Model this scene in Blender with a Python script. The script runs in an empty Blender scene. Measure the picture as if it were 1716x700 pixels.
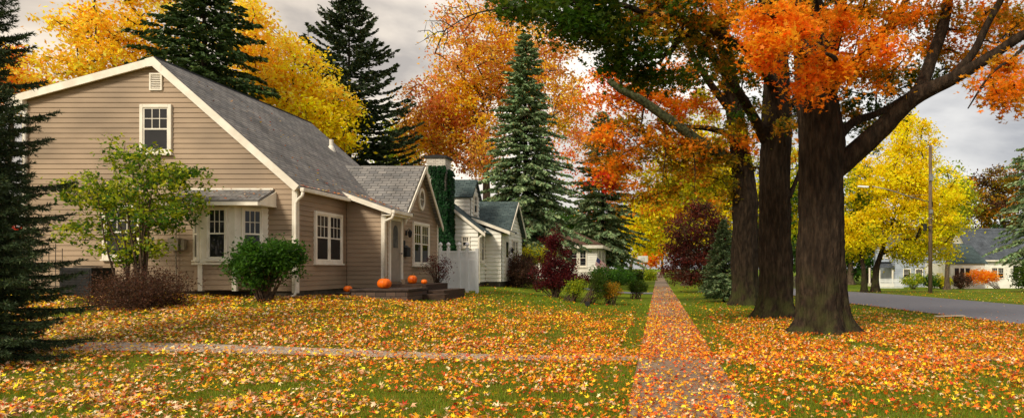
import bpy, math, random
import numpy as np
from mathutils import Vector, Matrix, noise
SC = bpy.context.scene
COL = SC.collection
F = 1100.0; CX = 1103.0; CY = 450.0; EYE = 1.6        # pixel focal length, principal point, eye height
# ------------------------------------------------------------------ camera
cam = bpy.data.cameras.new('camera'); camo = bpy.data.objects.new('camera', cam); COL.objects.link(camo)
camo.location = (0, 0, EYE); camo.rotation_euler = (math.radians(90), 0, 0)
cam.sensor_width = 36; cam.lens = F/1716*36
cam.shift_x = -(CX-858)/1716; cam.shift_y = (CY-350)/1716
cam.clip_end = 4000; cam.clip_start = 0.05
SC.camera = camo
# ------------------------------------------------------------------ world and sun
SUN_EL, SUN_AZ = 38, 208          # azimuth of the sun, clockwise from +Y (camera looks +Y): behind the camera, to the left
w = bpy.data.worlds.new('World'); SC.world = w; w.use_nodes = True
nt = w.node_tree; nt.nodes.clear()
def wn(t, **k):
    n = nt.nodes.new(t)
    for a, v in k.items(): setattr(n, a, v)
    return n
L = nt.links.new
wo = wn('ShaderNodeOutputWorld')
sky = wn('ShaderNodeTexSky', sky_type='NISHITA'); sky.sun_disc = False
sky.sun_elevation = math.radians(SUN_EL); sky.sun_rotation = math.radians(SUN_AZ)
bg1 = wn('ShaderNodeBackground'); bg1.inputs[1].default_value = 0.07; L(sky.outputs[0], bg1.inputs[0])
tc = wn('ShaderNodeTexCoord')
mp = wn('ShaderNodeMapping'); mp.inputs['Scale'].default_value = (1.0, 1.0, 2.6); L(tc.outputs['Generated'], mp.inputs[0])
nz = wn('ShaderNodeTexNoise'); nz.inputs['Scale'].default_value = 2.3; nz.inputs['Detail'].default_value = 7; nz.inputs['Roughness'].default_value = .5
nz.inputs['Distortion'].default_value = .25; L(mp.outputs[0], nz.inputs[0])
cr = wn('ShaderNodeValToRGB'); L(nz.outputs[0], cr.inputs[0])
cr.color_ramp.elements[0].position = .42; cr.color_ramp.elements[0].color = (.36, .355, .36, 1)
cr.color_ramp.elements[1].position = .60; cr.color_ramp.elements[1].color = (.90, .86, .79, 1)
sx = wn('ShaderNodeSeparateXYZ'); L(tc.outputs['Generated'], sx.inputs[0])
mr = wn('ShaderNodeMapRange'); mr.inputs[1].default_value = .15; mr.inputs[2].default_value = -.55; L(sx.outputs[0], mr.inputs[0])
wm = wn('ShaderNodeMix', data_type='RGBA', blend_type='MULTIPLY'); wm.inputs[0].default_value = 1
tint = wn('ShaderNodeMix', data_type='RGBA'); L(mr.outputs[0], tint.inputs[0])
tint.inputs[6].default_value = (.92, .93, .95, 1); tint.inputs[7].default_value = (1.15, 1.02, .86, 1)
L(cr.outputs[0], wm.inputs[6]); L(tint.outputs[2], wm.inputs[7])
bg2 = wn('ShaderNodeBackground'); bg2.inputs[1].default_value = 1.0; L(wm.outputs[2], bg2.inputs[0])
mx = wn('ShaderNodeMixShader'); mx.inputs[0].default_value = .9
L(bg1.outputs[0], mx.inputs[1]); L(bg2.outputs[0], mx.inputs[2]); L(mx.outputs[0], wo.inputs[0])
sl = bpy.data.lights.new('sun', 'SUN'); sl.energy = 2.4; sl.angle = math.radians(14); sl.color = (1, .89, .71)
so = bpy.data.objects.new('sun', sl); COL.objects.link(so)
az, el = math.radians(SUN_AZ), math.radians(SUN_EL)
sd = Vector((math.sin(az)*math.cos(el), math.cos(az)*math.cos(el), math.sin(el)))
so.rotation_euler = sd.to_track_quat('Z', 'Y').to_euler(); so.location = (0, -20, 30)
SC.view_settings.view_transform = 'Standard'; SC.view_settings.look = 'None'
SC.view_settings.exposure = 0.55; SC.view_settings.gamma = 1

# ------------------------------------------------------------------ helpers
def at(px, py, Y): return Vector(((px-CX)/F*Y, Y, EYE+(CY-py)/F*Y))
def c(r, g, b):
    f = lambda v: (v/255/12.92) if v/255 < .04045 else ((v/255+.055)/1.055)**2.4
    return (f(r), f(g), f(b))
def sm(t): t = min(1, max(0, t)); return t*t*(3-2*t)
def ground(x, y):
    z = 0
    if x < -1:
        b = sm((y-8)/10)
        z = .77*sm((-x-1)/9)*b + min(.25, .02*max(0, -x-10))*b
    if x > 5:
        z -= .1*sm((x-6)/3)
        z -= .85*sm((y-38)/50)*sm((x-8)/10)
    return z
def gat(x, y, dz=0): return Vector((x, y, ground(x, y)+dz))
def tag(o, label=None, cat=None, group=None, kind=None):
    if label: o['label'] = label
    if cat: o['category'] = cat
    if group: o['group'] = group
    if kind: o['kind'] = kind
    return o
def empty(name, loc, label=None, cat=None, group=None):
    o = bpy.data.objects.new(name, None); o.empty_display_size = .2; COL.objects.link(o); o.location = loc
    return tag(o, label, cat, group)
def link(name, me, mat, parent=None):
    o = bpy.data.objects.new(name, me); COL.objects.link(o)
    if mat: me.materials.append(mat)
    if parent is not None:
        o.parent = parent; o.matrix_parent_inverse = Matrix.Identity(4)
        root = parent; off = Vector((0, 0, 0))
        while root is not None: off += root.location; root = root.parent
        o.location = -off
    return o
def copy_tree(o, parent=None):
    d = o.copy(); COL.objects.link(d); d.parent = parent
    for ch in [k for k in bpy.data.objects if k.parent == o]: copy_tree(ch, d)
    return d
class MB:
    def __init__(s): s.v = []; s.f = []; s.uv = {}; s.sm = False
    def face(s, pts, uv=None):
        b = len(s.v); s.v += [tuple(p) for p in pts]; s.f.append(tuple(range(b, b+len(pts))))
        if uv: s.uv[len(s.f)-1] = uv
    def hexa(s, P):          # 8 pts: bottom 4, top 4
        b = len(s.v); s.v += [tuple(p) for p in P]
        for q in ((0,3,2,1),(4,5,6,7),(0,1,5,4),(1,2,6,5),(2,3,7,6),(3,0,4,7)): s.f.append(tuple(b+i for i in q))
        return s
    def box(s, x0, x1, y0, y1, z0, z1):
        return s.hexa([(x0,y0,z0),(x1,y0,z0),(x1,y1,z0),(x0,y1,z0),(x0,y0,z1),(x1,y0,z1),(x1,y1,z1),(x0,y1,z1)])
    def bb(s, o, u, n, a0, a1, b0, b1, z0, z1):   # box in wall basis: u along, n outwards, z up
        Z = Vector((0,0,1)); p = lambda a, b, z: o+u*a+n*b+Z*z
        return s.hexa([p(a0,b0,z0),p(a1,b0,z0),p(a1,b1,z0),p(a0,b1,z0),p(a0,b0,z1),p(a1,b0,z1),p(a1,b1,z1),p(a0,b1,z1)])
    def beam(s, p, q, w, h, up=Vector((0,0,1))):
        p = Vector(p); q = Vector(q); d = (q-p).normalized(); a = d.cross(up).normalized()*w/2; b = a.cross(d).normalized()*h/2
        return s.hexa([p-a-b,p+a-b,q+a-b,q-a-b,p-a+b,p+a+b,q+a+b,q-a+b])
    def tube(s, pts, rad, n=8, cap=True):
        pts = [Vector(p) for p in pts]; m = len(pts); prev = None; base = len(s.v)
        for i, p in enumerate(pts):
            d = (pts[min(i+1, m-1)]-pts[max(i-1, 0)])
            if d.length < 1e-9: d = Vector((0,0,1))
            d.normalize()
            if prev is None: a = d.orthogonal().normalized()
            else:
                a = prev-d*prev.dot(d)
                a = a.normalized() if a.length > 1e-6 else d.orthogonal().normalized()
            prev = a; b = d.cross(a); r = rad[i] if hasattr(rad, '__len__') else rad
            for k in range(n):
                t = 2*math.pi*k/n; s.v.append(tuple(p+(a*math.cos(t)+b*math.sin(t))*r))
        for i in range(m-1):
            for k in range(n):
                s.f.append((base+i*n+k, base+i*n+(k+1) % n, base+(i+1)*n+(k+1) % n, base+(i+1)*n+k))
        if cap:
            s.f.append(tuple(base+k for k in range(n))[::-1]); s.f.append(tuple(base+(m-1)*n+k for k in range(n)))
        return s
    def lathe(s, o, prof, n=16):
        o = Vector(o); b = len(s.v)
        for r, z in prof:
            for k in range(n):
                t = 2*math.pi*k/n; s.v.append((o.x+r*math.cos(t), o.y+r*math.sin(t), o.z+z))
        for i in range(len(prof)-1):
            for k in range(n): s.f.append((b+i*n+k, b+i*n+(k+1) % n, b+(i+1)*n+(k+1) % n, b+(i+1)*n+k))
        s.f.append(tuple(b+k for k in range(n))[::-1]); s.f.append(tuple(b+(len(prof)-1)*n+k for k in range(n)))
        return s
    def build(s, name, mat, parent=None, smooth=False, bevel=0):
        me = bpy.data.meshes.new(name); me.from_pydata(s.v, [], s.f)
        if s.uv:
            ul = me.uv_layers.new(name='UVMap')
            for i, p in enumerate(me.polygons):
                if i in s.uv:
                    for k, li in enumerate(p.loop_indices): ul.data[li].uv = s.uv[i][k]
        me.update()
        if smooth: me.polygons.foreach_set('use_smooth', [True]*len(me.polygons))
        o = link(name, me, mat, parent)
        if bevel:
            m = o.modifiers.new('bevel', 'BEVEL'); m.width = bevel; m.segments = 2; m.limit_method = 'ANGLE'
        return o

# ------------------------------------------------------------------ materials
def mat(name):
    m = bpy.data.materials.new(name); m.use_nodes = True; t = m.node_tree
    return m, t, t.nodes['Principled BSDF']
def nn(t, typ, **k):
    n = t.nodes.new(typ)
    for a, v in k.items(): setattr(n, a, v)
    return n
def noisy(name, c1, c2, scale=6, rough=.8, bump=.2, detail=6, c3=None, stretch=(1,1,1), spec=.3, bscale=None, dist=.02, lo=.35, hi=.65, metal=0):
    m, t, p = mat(name); tc = nn(t, 'ShaderNodeTexCoord'); mp = nn(t, 'ShaderNodeMapping'); mp.inputs['Scale'].default_value = stretch
    t.links.new(tc.outputs['Object'], mp.inputs[0])
    n = nn(t, 'ShaderNodeTexNoise'); n.inputs['Scale'].default_value = scale; n.inputs['Detail'].default_value = detail; t.links.new(mp.outputs[0], n.inputs[0])
    r = nn(t, 'ShaderNodeValToRGB'); r.color_ramp.elements[0].position = lo; r.color_ramp.elements[1].position = hi
    r.color_ramp.elements[0].color = (*c1, 1); r.color_ramp.elements[1].color = (*c2, 1)
    if c3: e = r.color_ramp.elements.new((lo+hi)/2); e.color = (*c3, 1)
    t.links.new(n.outputs[0], r.inputs[0]); t.links.new(r.outputs[0], p.inputs['Base Color'])
    p.inputs['Roughness'].default_value = rough; p.inputs['Specular IOR Level'].default_value = spec; p.inputs['Metallic'].default_value = metal
    if bump:
        n2 = nn(t, 'ShaderNodeTexNoise'); n2.inputs['Scale'].default_value = bscale or scale*4; n2.inputs['Detail'].default_value = 5; t.links.new(mp.outputs[0], n2.inputs[0])
        b = nn(t, 'ShaderNodeBump'); b.inputs['Strength'].default_value = bump; b.inputs['Distance'].default_value = dist
        t.links.new(n2.outputs[0], b.inputs['Height']); t.links.new(b.outputs[0], p.inputs['Normal'])
    return m
def leafmat(name, trans=.35, rough=.55, spec=.25):
    m, t, p = mat(name); a = nn(t, 'ShaderNodeAttribute', attribute_name='tone')
    t.links.new(a.outputs['Color'], p.inputs['Base Color']); p.inputs['Roughness'].default_value = rough; p.inputs['Specular IOR Level'].default_value = spec
    tr = nn(t, 'ShaderNodeBsdfTranslucent'); t.links.new(a.outputs['Color'], tr.inputs[0])
    mx = nn(t, 'ShaderNodeMixShader'); mx.inputs[0].default_value = trans
    t.links.new(p.outputs[0], mx.inputs[1]); t.links.new(tr.outputs[0], mx.inputs[2])
    t.links.new(mx.outputs[0], t.nodes['Material Output'].inputs[0]); return m
def shingle(name, c1, c2, cm):
    m, t, p = mat(name); uv = nn(t, 'ShaderNodeUVMap'); b = nn(t, 'ShaderNodeTexBrick')
    b.inputs['Scale'].default_value = 1; b.inputs['Brick Width'].default_value = .32; b.inputs['Row Height'].default_value = .14
    b.inputs['Mortar Size'].default_value = .012; b.inputs['Mortar Smooth'].default_value = .3; b.inputs['Bias'].default_value = 0
    b.inputs['Color1'].default_value = (*c1, 1); b.inputs['Color2'].default_value = (*c2, 1); b.inputs['Mortar'].default_value = (*cm, 1)
    b.offset = .37; b.offset_frequency = 2; b.squash = 1
    t.links.new(uv.outputs[0], b.inputs[0])
    n = nn(t, 'ShaderNodeTexNoise'); n.inputs['Scale'].default_value = 1.1; n.inputs['Detail'].default_value = 8; t.links.new(uv.outputs[0], n.inputs[0])
    mr = nn(t, 'ShaderNodeMapRange'); mr.inputs[1].default_value = .3; mr.inputs[2].default_value = .7; mr.inputs[3].default_value = .72; mr.inputs[4].default_value = 1.28
    t.links.new(n.outputs[0], mr.inputs[0])
    mu = nn(t, 'ShaderNodeMix', data_type='RGBA', blend_type='MULTIPLY'); mu.inputs[0].default_value = 1
    t.links.new(b.outputs[0], mu.inputs[6]); t.links.new(mr.outputs[0], mu.inputs[7]); t.links.new(mu.outputs[2], p.inputs['Base Color'])
    bp = nn(t, 'ShaderNodeBump'); bp.inputs['Strength'].default_value = .6; bp.inputs['Distance'].default_value = .02; bp.invert = True
    t.links.new(b.outputs['Fac'], bp.inputs['Height']); t.links.new(bp.outputs[0], p.inputs['Normal'])
    p.inputs['Roughness'].default_value = .9; p.inputs['Specular IOR Level'].default_value = .15
    return m
def brickmat(name, c1, c2, cm, sc=1, bw=.22, rh=.08):
    m, t, p = mat(name); g = nn(t, 'ShaderNodeTexCoord'); mp = nn(t, 'ShaderNodeMapping'); mp.inputs['Rotation'].default_value = (math.radians(90), 0, 0)
    t.links.new(g.outputs['Object'], mp.inputs[0])
    b = nn(t, 'ShaderNodeTexBrick'); b.inputs['Scale'].default_value = sc; b.inputs['Brick Width'].default_value = bw; b.inputs['Row Height'].default_value = rh
    b.inputs['Mortar Size'].default_value = .01; b.inputs['Color1'].default_value = (*c1, 1); b.inputs['Color2'].default_value = (*c2, 1); b.inputs['Mortar'].default_value = (*cm, 1)
    t.links.new(mp.outputs[0], b.inputs[0]); t.links.new(b.outputs[0], p.inputs['Base Color']); p.inputs['Roughness'].default_value = .85
    return m
M = {}
M['siding'] = noisy('tan_siding', c(166,143,118), c(136,117,96), .55, .55, .05, stretch=(1,1,2.2), bscale=30)
M['white_siding'] = noisy('white_siding', c(240,238,228), c(224,221,210), 1.4, .5, .05, bscale=30)
M['grey_siding'] = noisy('grey_siding', c(172,182,196), c(150,160,176), 1.0, .5, .05)
M['trim'] = noisy('white_trim', c(238,232,218), c(220,212,196), 3, .45, .04, bscale=25)
M['vinyl'] = noisy('white_vinyl', c(236,238,240), c(224,227,230), 2, .35, .02)
M['roof'] = shingle('grey_shingles', c(138,134,130), c(110,109,109), c(64,62,60))
M['roof_green'] = shingle('slate_green_shingles', c(84,98,98), c(62,76,78), c(38,46,48))
M['roof_brown'] = shingle('brown_shingles', c(100,76,62), c(80,60,50), c(45,35,30))
M['roof_blue'] = shingle('dark_grey_shingles', c(92,98,106), c(74,80,88), c(50,52,56))
M['foundation'] = noisy('foundation_block', c(92,84,72), c(66,60,50), 5, .9, .4)
M['glass'] = noisy('window_glass', (.012,.013,.014), (.02,.02,.022), 3, .05, 0, spec=.3)
M['curtain'] = noisy('curtain', c(96,96,92), c(70,70,68), 6, .9, .1)
M['door'] = noisy('door_paint', c(152,142,128), c(136,126,112), 3, .4, .02)
M['black'] = noisy('black_metal', (.012,.012,.013), (.022,.022,.022), 8, .7, .05)
M['metal'] = noisy('grey_metal', c(150,150,148), c(120,120,118), 8, .4, .05, metal=.5)
M['box'] = noisy('meter_paint', c(150,140,122), c(130,120,104), 8, .5, .05)
M['pumpkin'] = noisy('pumpkin_skin', c(226,98,8), c(205,78,4), 5, .42, .05, c3=c(236,112,12))
M['stem'] = noisy('pumpkin_stem', c(120,104,58), c(88,74,40), 20, .8, .3)
M['blocks'] = brickmat('retaining_blocks', c(92,72,60), c(70,54,46), c(34,28,24), 1, .3, .13)
M['slab'] = noisy('dark_stone_slab', c(76,62,54), c(52,42,38), 4, .8, .3)
M['timber'] = noisy('dark_timber', c(72,54,42), c(46,34,27), 4, .85, .3, stretch=(1,6,6))
M['chimney'] = brickmat('whitewashed_brick', c(206,200,188), c(176,168,156), c(140,134,124), 1, .22, .08)
M['bark'] = noisy('maple_bark', c(70,58,46), c(34,28,23), 5, .95, 1.0, stretch=(2.4,2.4,.6), c3=c(50,41,33), bscale=9, dist=.08, spec=.1, lo=.3, hi=.7)
def moss(m):
    t = m.node_tree; p = t.nodes['Principled BSDF']; src = p.inputs['Base Color'].links[0].from_socket; g = t.nodes.new('ShaderNodeNewGeometry'); sx = t.nodes.new('ShaderNodeSeparateXYZ'); t.links.new(g.outputs['Position'], sx.inputs[0])
    mr = t.nodes.new('ShaderNodeMapRange'); mr.inputs[1].default_value = 1.8; mr.inputs[2].default_value = 0; t.links.new(sx.outputs[2], mr.inputs[0])
    n = t.nodes.new('ShaderNodeTexNoise'); n.inputs['Scale'].default_value = 2.5; n.inputs['Detail'].default_value = 8; t.links.new(g.outputs['Position'], n.inputs[0])
    r2 = t.nodes.new('ShaderNodeMapRange'); r2.inputs[1].default_value = .42; r2.inputs[2].default_value = .62; t.links.new(n.outputs[0], r2.inputs[0])
    mu = t.nodes.new('ShaderNodeMath'); mu.operation = 'MULTIPLY'; t.links.new(mr.outputs[0], mu.inputs[0]); t.links.new(r2.outputs[0], mu.inputs[1])
    x = t.nodes.new('ShaderNodeMix'); x.data_type = 'RGBA'; t.links.new(mu.outputs[0], x.inputs[0]); t.links.new(src, x.inputs[6]); x.inputs[7].default_value = (*c(66,68,38), 1); t.links.new(x.outputs[2], p.inputs['Base Color'])
moss(M['bark'])
M['bark_moss'] = noisy('mossy_bark', c(92,98,70), c(50,54,38), 6, .95, .8, stretch=(1.5,1.5,1.5), bscale=14, dist=.04, spec=.1)
M['bark_light'] = noisy('grey_bark', c(104,90,74), c(66,56,46), 5, .95, .7, stretch=(2,2,.5), bscale=14, dist=.04, spec=.1)
M['bark_dark'] = noisy('spruce_bark', c(60,48,40), c(36,29,24), 8, .95, .6, bscale=20, dist=.03, spec=.1)
M['twig'] = noisy('twig_bark', c(92,74,58), c(60,47,37), 10, .9, .3)
M['leaf'] = leafmat('leaf_tissue', .55)
M['needle'] = leafmat('needle_tissue', .12, .6, .2)
M['litter'] = leafmat('fallen_leaf_tissue', .12, .6, .25)
M['blade'] = leafmat('grass_blade_tissue', .3, .5, .25)
M['asphalt'] = noisy('asphalt', c(118,118,126), c(102,102,110), 30, .85, .2, c3=c(110,110,118), bscale=200, dist=.005)
M['pole'] = noisy('weathered_pole', c(116,98,78), c(82,68,54), 6, .9, .4, stretch=(3,3,.3))
M['net'] = noisy('white_board', c(225,228,228), c(205,208,208), 3, .4, 0)

def groundmat():
    m, t, p = mat('lawn'); tc = nn(t, 'ShaderNodeTexCoord')
    n1 = nn(t, 'ShaderNodeTexNoise'); n1.inputs['Scale'].default_value = .35; n1.inputs['Detail'].default_value = 6
    n2 = nn(t, 'ShaderNodeTexNoise'); n2.inputs['Scale'].default_value = 9; n2.inputs['Detail'].default_value = 8; n2.inputs['Roughness'].default_value = .7
    for n in (n1, n2): t.links.new(tc.outputs['Object'], n.inputs[0])
    r1 = nn(t, 'ShaderNodeValToRGB'); e = r1.color_ramp.elements; e[0].position = .35; e[0].color = (*c(84,106,18), 1); e[1].position = .65; e[1].color = (*c(122,138,28), 1)
    r2 = nn(t, 'ShaderNodeValToRGB'); e = r2.color_ramp.elements; e[0].position = .38; e[0].color = (.45,.42,.4,1); e[1].position = .62; e[1].color = (1.1,1.1,1,1)
    t.links.new(n1.outputs[0], r1.inputs[0]); t.links.new(n2.outputs[0], r2.inputs[0])
    mu = nn(t, 'ShaderNodeMix', data_type='RGBA', blend_type='MULTIPLY'); mu.inputs[0].default_value = .8
    n4 = nn(t, 'ShaderNodeTexNoise'); n4.inputs['Scale'].default_value = 22; n4.inputs['Detail'].default_value = 4; t.links.new(tc.outputs['Object'], n4.inputs[0])
    sp = nn(t, 'ShaderNodeSeparateXYZ'); t.links.new(tc.outputs['Object'], sp.inputs[0]); fy = nn(t, 'ShaderNodeMapRange'); fy.inputs[1].default_value = 27; fy.inputs[2].default_value = 18; t.links.new(sp.outputs[1], fy.inputs[0])
    f4 = nn(t, 'ShaderNodeMapRange'); f4.inputs[1].default_value = .45; f4.inputs[2].default_value = .6; t.links.new(n4.outputs[0], f4.inputs[0])
    m4 = nn(t, 'ShaderNodeMath', operation='MULTIPLY'); t.links.new(fy.outputs[0], m4.inputs[0]); t.links.new(f4.outputs[0], m4.inputs[1])
    db = nn(t, 'ShaderNodeMix', data_type='RGBA'); t.links.new(m4.outputs[0], db.inputs[0]); t.links.new(r1.outputs[0], db.inputs[6]); db.inputs[7].default_value = (*c(150,104,44), 1)
    t.links.new(db.outputs[2], mu.inputs[6]); t.links.new(r2.outputs[0], mu.inputs[7]); t.links.new(mu.outputs[2], p.inputs['Base Color'])
    b = nn(t, 'ShaderNodeBump'); b.inputs['Strength'].default_value = .7; b.inputs['Distance'].default_value = .05
    n3 = nn(t, 'ShaderNodeTexNoise'); n3.inputs['Scale'].default_value = 30; n3.inputs['Detail'].default_value = 6; t.links.new(tc.outputs['Object'], n3.inputs[0])
    t.links.new(n3.outputs[0], b.inputs['Height']); t.links.new(b.outputs[0], p.inputs['Normal'])
    p.inputs['Roughness'].default_value = .95; p.inputs['Specular IOR Level'].default_value = .1
    return m
M['lawn'] = groundmat()
def walkmat():
    m, t, p = mat('walk_concrete'); tc = nn(t, 'ShaderNodeTexCoord')
    br = nn(t, 'ShaderNodeTexBrick'); br.offset = 0; br.inputs['Scale'].default_value = 1; br.inputs['Brick Width'].default_value = 6; br.inputs['Row Height'].default_value = 1.5
    br.inputs['Mortar Size'].default_value = .014; br.inputs['Color1'].default_value = (*c(144,122,100), 1); br.inputs['Color2'].default_value = (*c(126,106,88), 1); br.inputs['Mortar'].default_value = (*c(62,52,44), 1)
    mp = nn(t, 'ShaderNodeMapping'); mp.inputs['Location'].default_value = (2.5, .4, 0); t.links.new(tc.outputs['Object'], mp.inputs[0]); t.links.new(mp.outputs[0], br.inputs[0])
    n = nn(t, 'ShaderNodeTexNoise'); n.inputs['Scale'].default_value = 5; n.inputs['Detail'].default_value = 9; n.inputs['Roughness'].default_value = .7; t.links.new(tc.outputs['Object'], n.inputs[0])
    mr = nn(t, 'ShaderNodeMapRange'); mr.inputs[1].default_value = .3; mr.inputs[2].default_value = .7; mr.inputs[3].default_value = .65; mr.inputs[4].default_value = 1.2; t.links.new(n.outputs[0], mr.inputs[0])
    mu = nn(t, 'ShaderNodeMix', data_type='RGBA', blend_type='MULTIPLY'); mu.inputs[0].default_value = 1
    t.links.new(br.outputs[0], mu.inputs[6]); t.links.new(mr.outputs[0], mu.inputs[7]); t.links.new(mu.outputs[2], p.inputs['Base Color'])
    p.inputs['Roughness'].default_value = .7
    b = nn(t, 'ShaderNodeBump'); b.inputs['Strength'].default_value = .3; b.inputs['Distance'].default_value = .01; t.links.new(n.outputs[0], b.inputs['Height']); t.links.new(b.outputs[0], p.inputs['Normal'])
    return m
M['walk'] = walkmat()

# ------------------------------------------------------------------ setting: ground, paths, street
def axis(segs):
    out = [segs[0][0]]
    for a, b, st in segs:
        n = max(1, round((b-a)/st)); out += [a+(b-a)*i/n for i in range(1, n+1)]
    return out
xs = axis([(-1500,-300,150), (-300,-60,20), (-60,-20,2), (-20,40,.5), (40,80,2), (80,300,20), (300,1500,150)])
ys = axis([(-300,-20,40), (-20,0,4), (0,60,.5), (60,130,2), (130,400,20), (400,2500,200)])
NX, NY = len(xs), len(ys)
V = [(x, y, ground(x, y)) for y in ys for x in xs]
Fc = [(j*NX+i, j*NX+i+1, (j+1)*NX+i+1, (j+1)*NX+i) for j in range(NY-1) for i in range(NX-1)]
me = bpy.data.meshes.new('ground'); me.from_pydata(V, [], Fc); me.polygons.foreach_set('use_smooth', [True]*len(Fc))
go = link('ground', me, M['lawn']); go['kind'] = 'structure'
SWL, SWR = -.35, 1.03
def strip(name, left, right, mt, dz, nsub=4, thick=0):     # left/right: polylines of (x, y)
    b = MB(); n = len(left); V = []; 
    for (lx, ly), (rx, ry) in zip(left, right):
        for k in range(nsub+1):
            x = lx+(rx-lx)*k/nsub; y = ly+(ry-ly)*k/nsub; b.v.append((x, y, ground(x, y)+dz))
    for i in range(n-1):
        for k in range(nsub): a = i*(nsub+1)+k; b.f.append((a, a+1, a+nsub+2, a+nsub+1))
    o = b.build(name, mt); o['kind'] = 'structure'; return o
yy = axis([(-6,60,1), (60,320,10)])
strip('sidewalk', [(SWL, y) for y in yy], [(SWR, y) for y in yy], M['walk'], .012)
def pathY(x): return 11.75-.05*max(0, -x-3)*.5 + .10*math.sin(x*.35)
xx = axis([(-24, -.36, .5)])
strip('path', [(x, pathY(x)-.34) for x in xx], [(x, pathY(x)+.28) for x in xx], noisy('grey_path_concrete', c(178,166,152), c(146,134,120), 3, .85, .3), .016)
xx = axis([(1.04, 11.9, .5)])
strip('path', [(x, 11.35) for x in xx], [(x, 12.15) for x in xx], M['walk'], .012)
near = [(15,-15), (13.5,0), (11.9,13), (11,19.7), (9.3,32.2), (8.1,45), (7.5,60), (7.4,100), (7.4,300)]
def resamp(p, st):
    o = [p[0]]
    for a, b in zip(p, p[1:]):
        n = max(1, int(math.dist(a, b)/st)); o += [(a[0]+(b[0]-a[0])*i/n, a[1]+(b[1]-a[1])*i/n) for i in range(1, n+1)]
    return o
near = resamp(near, 1.0); far = [(x+7.2, y+1.0) for x, y in near]
strip('road', near, far, M['asphalt'], .035, 12)
strip('road_edge', [(x-.12, y) for x, y in near], [(x+.02, y) for x, y in near], M['foundation'], .03, 1)
b = [(9.6+.1*i, 22.6+.03*i) for i in range(13)]
strip('driveway_apron', b, [(x+.2, y+.75) for x, y in b], noisy('pale_concrete', c(190,176,156), c(170,156,136), 4), .045, 3)
strip('driveway', [(-.35-7*i/7, 41.5) for i in range(8)], [(-.35-7*i/7, 44) for i in range(8)], M['asphalt'], .02, 2)

# ------------------------------------------------------------------ foliage machinery
RNG = np.random.default_rng(7)
def shape_maple():
    pts = []
    lob = [(90,1.0),(28,.92),(152,.92),(-28,.62),(208,.62)]
    lob.sort(key=lambda t: t[0])
    angs = [a for a, _ in lob]
    seq = [(-90,.12)]
    for i, (a, r) in enumerate(lob):
        seq.append((a, r))
        if i < len(lob)-1: seq.append(((a+lob[i+1][0])/2, .42 if i in (1, 2) else .36))
    return np.array([(r*math.cos(math.radians(a))*.5, r*math.sin(math.radians(a))*.5) for a, r in seq])
SHAPES = {'maple': shape_maple(), 'oval': np.array([(0,-.5),(.28,0),(.12,.36),(0,.5),(-.12,.36),(-.28,0)])[[0,1,3,5]]*1.0,
          'needle': np.array([(0,-.5),(.5,-.1),(0,.5),(-.5,-.1)]), 'blade': np.array([(-.5,0),(.5,0),(.0,1)])}
def foliage(name, pos, xdir, ydir, col, shape, mt, parent=None, curl=None):
    """pos (N,3); xdir,ydir (N,3) scaled axes; col (N,3)"""
    S = SHAPES[shape]; N = len(pos); k = len(S)
    zdir = np.cross(xdir, ydir); zn = zdir/np.maximum(1e-9, np.linalg.norm(zdir, axis=1, keepdims=True)); ln = np.linalg.norm(ydir, axis=1, keepdims=True)
    P = pos[:, None, :]+S[None, :, 0:1]*xdir[:, None, :]+S[None, :, 1:2]*ydir[:, None, :]
    if curl is not None:
        r2 = (S[:, 0]**2+S[:, 1]**2)[None, :, None]
        P = P+r2*(curl[:, None, None]*ln[:, None, :])*zn[:, None, :]
    me = bpy.data.meshes.new(name)
    me.vertices.add(N*k); me.vertices.foreach_set('co', P.reshape(-1).astype(np.float32))
    me.loops.add(N*k); me.loops.foreach_set('vertex_index', np.arange(N*k, dtype=np.int32))
    me.polygons.add(N); me.polygons.foreach_set('loop_start', np.arange(0, N*k, k, dtype=np.int32))
    me.update(calc_edges=True)
    at_ = me.attributes.new('tone', 'FLOAT_COLOR', 'FACE')
    at_.data.foreach_set('color', np.concatenate([np.clip(col, 0, 1), np.ones((N, 1))], axis=1).reshape(-1).astype(np.float32))
    return link(name, me, mt, parent)
def unit(v): return v/np.maximum(1e-9, np.linalg.norm(v, axis=-1, keepdims=True))
def leaf_axes(N, size, rng, flat=.6, aspect=1.0):
    """random leaf frames, normals biased to up by flat"""
    n = unit(rng.normal(size=(N, 3))*(1-flat)+np.array([0, 0, 1.0])*flat)
    r = unit(rng.normal(size=(N, 3))); x = unit(np.cross(n, r)); y = np.cross(n, x)
    s = size[:, None] if hasattr(size, '__len__') else size
    return x*s*aspect, y*s
def tone(pal, idx, rng, jit=.16):
    P = np.array(pal)[idx]; P = P*np.where(P[:, :1] > .4, 1.25, 1.05); return P*(1+rng.normal(size=(len(idx), 1))*jit)*(1+rng.normal(size=(len(idx), 3))*.05)
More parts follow.
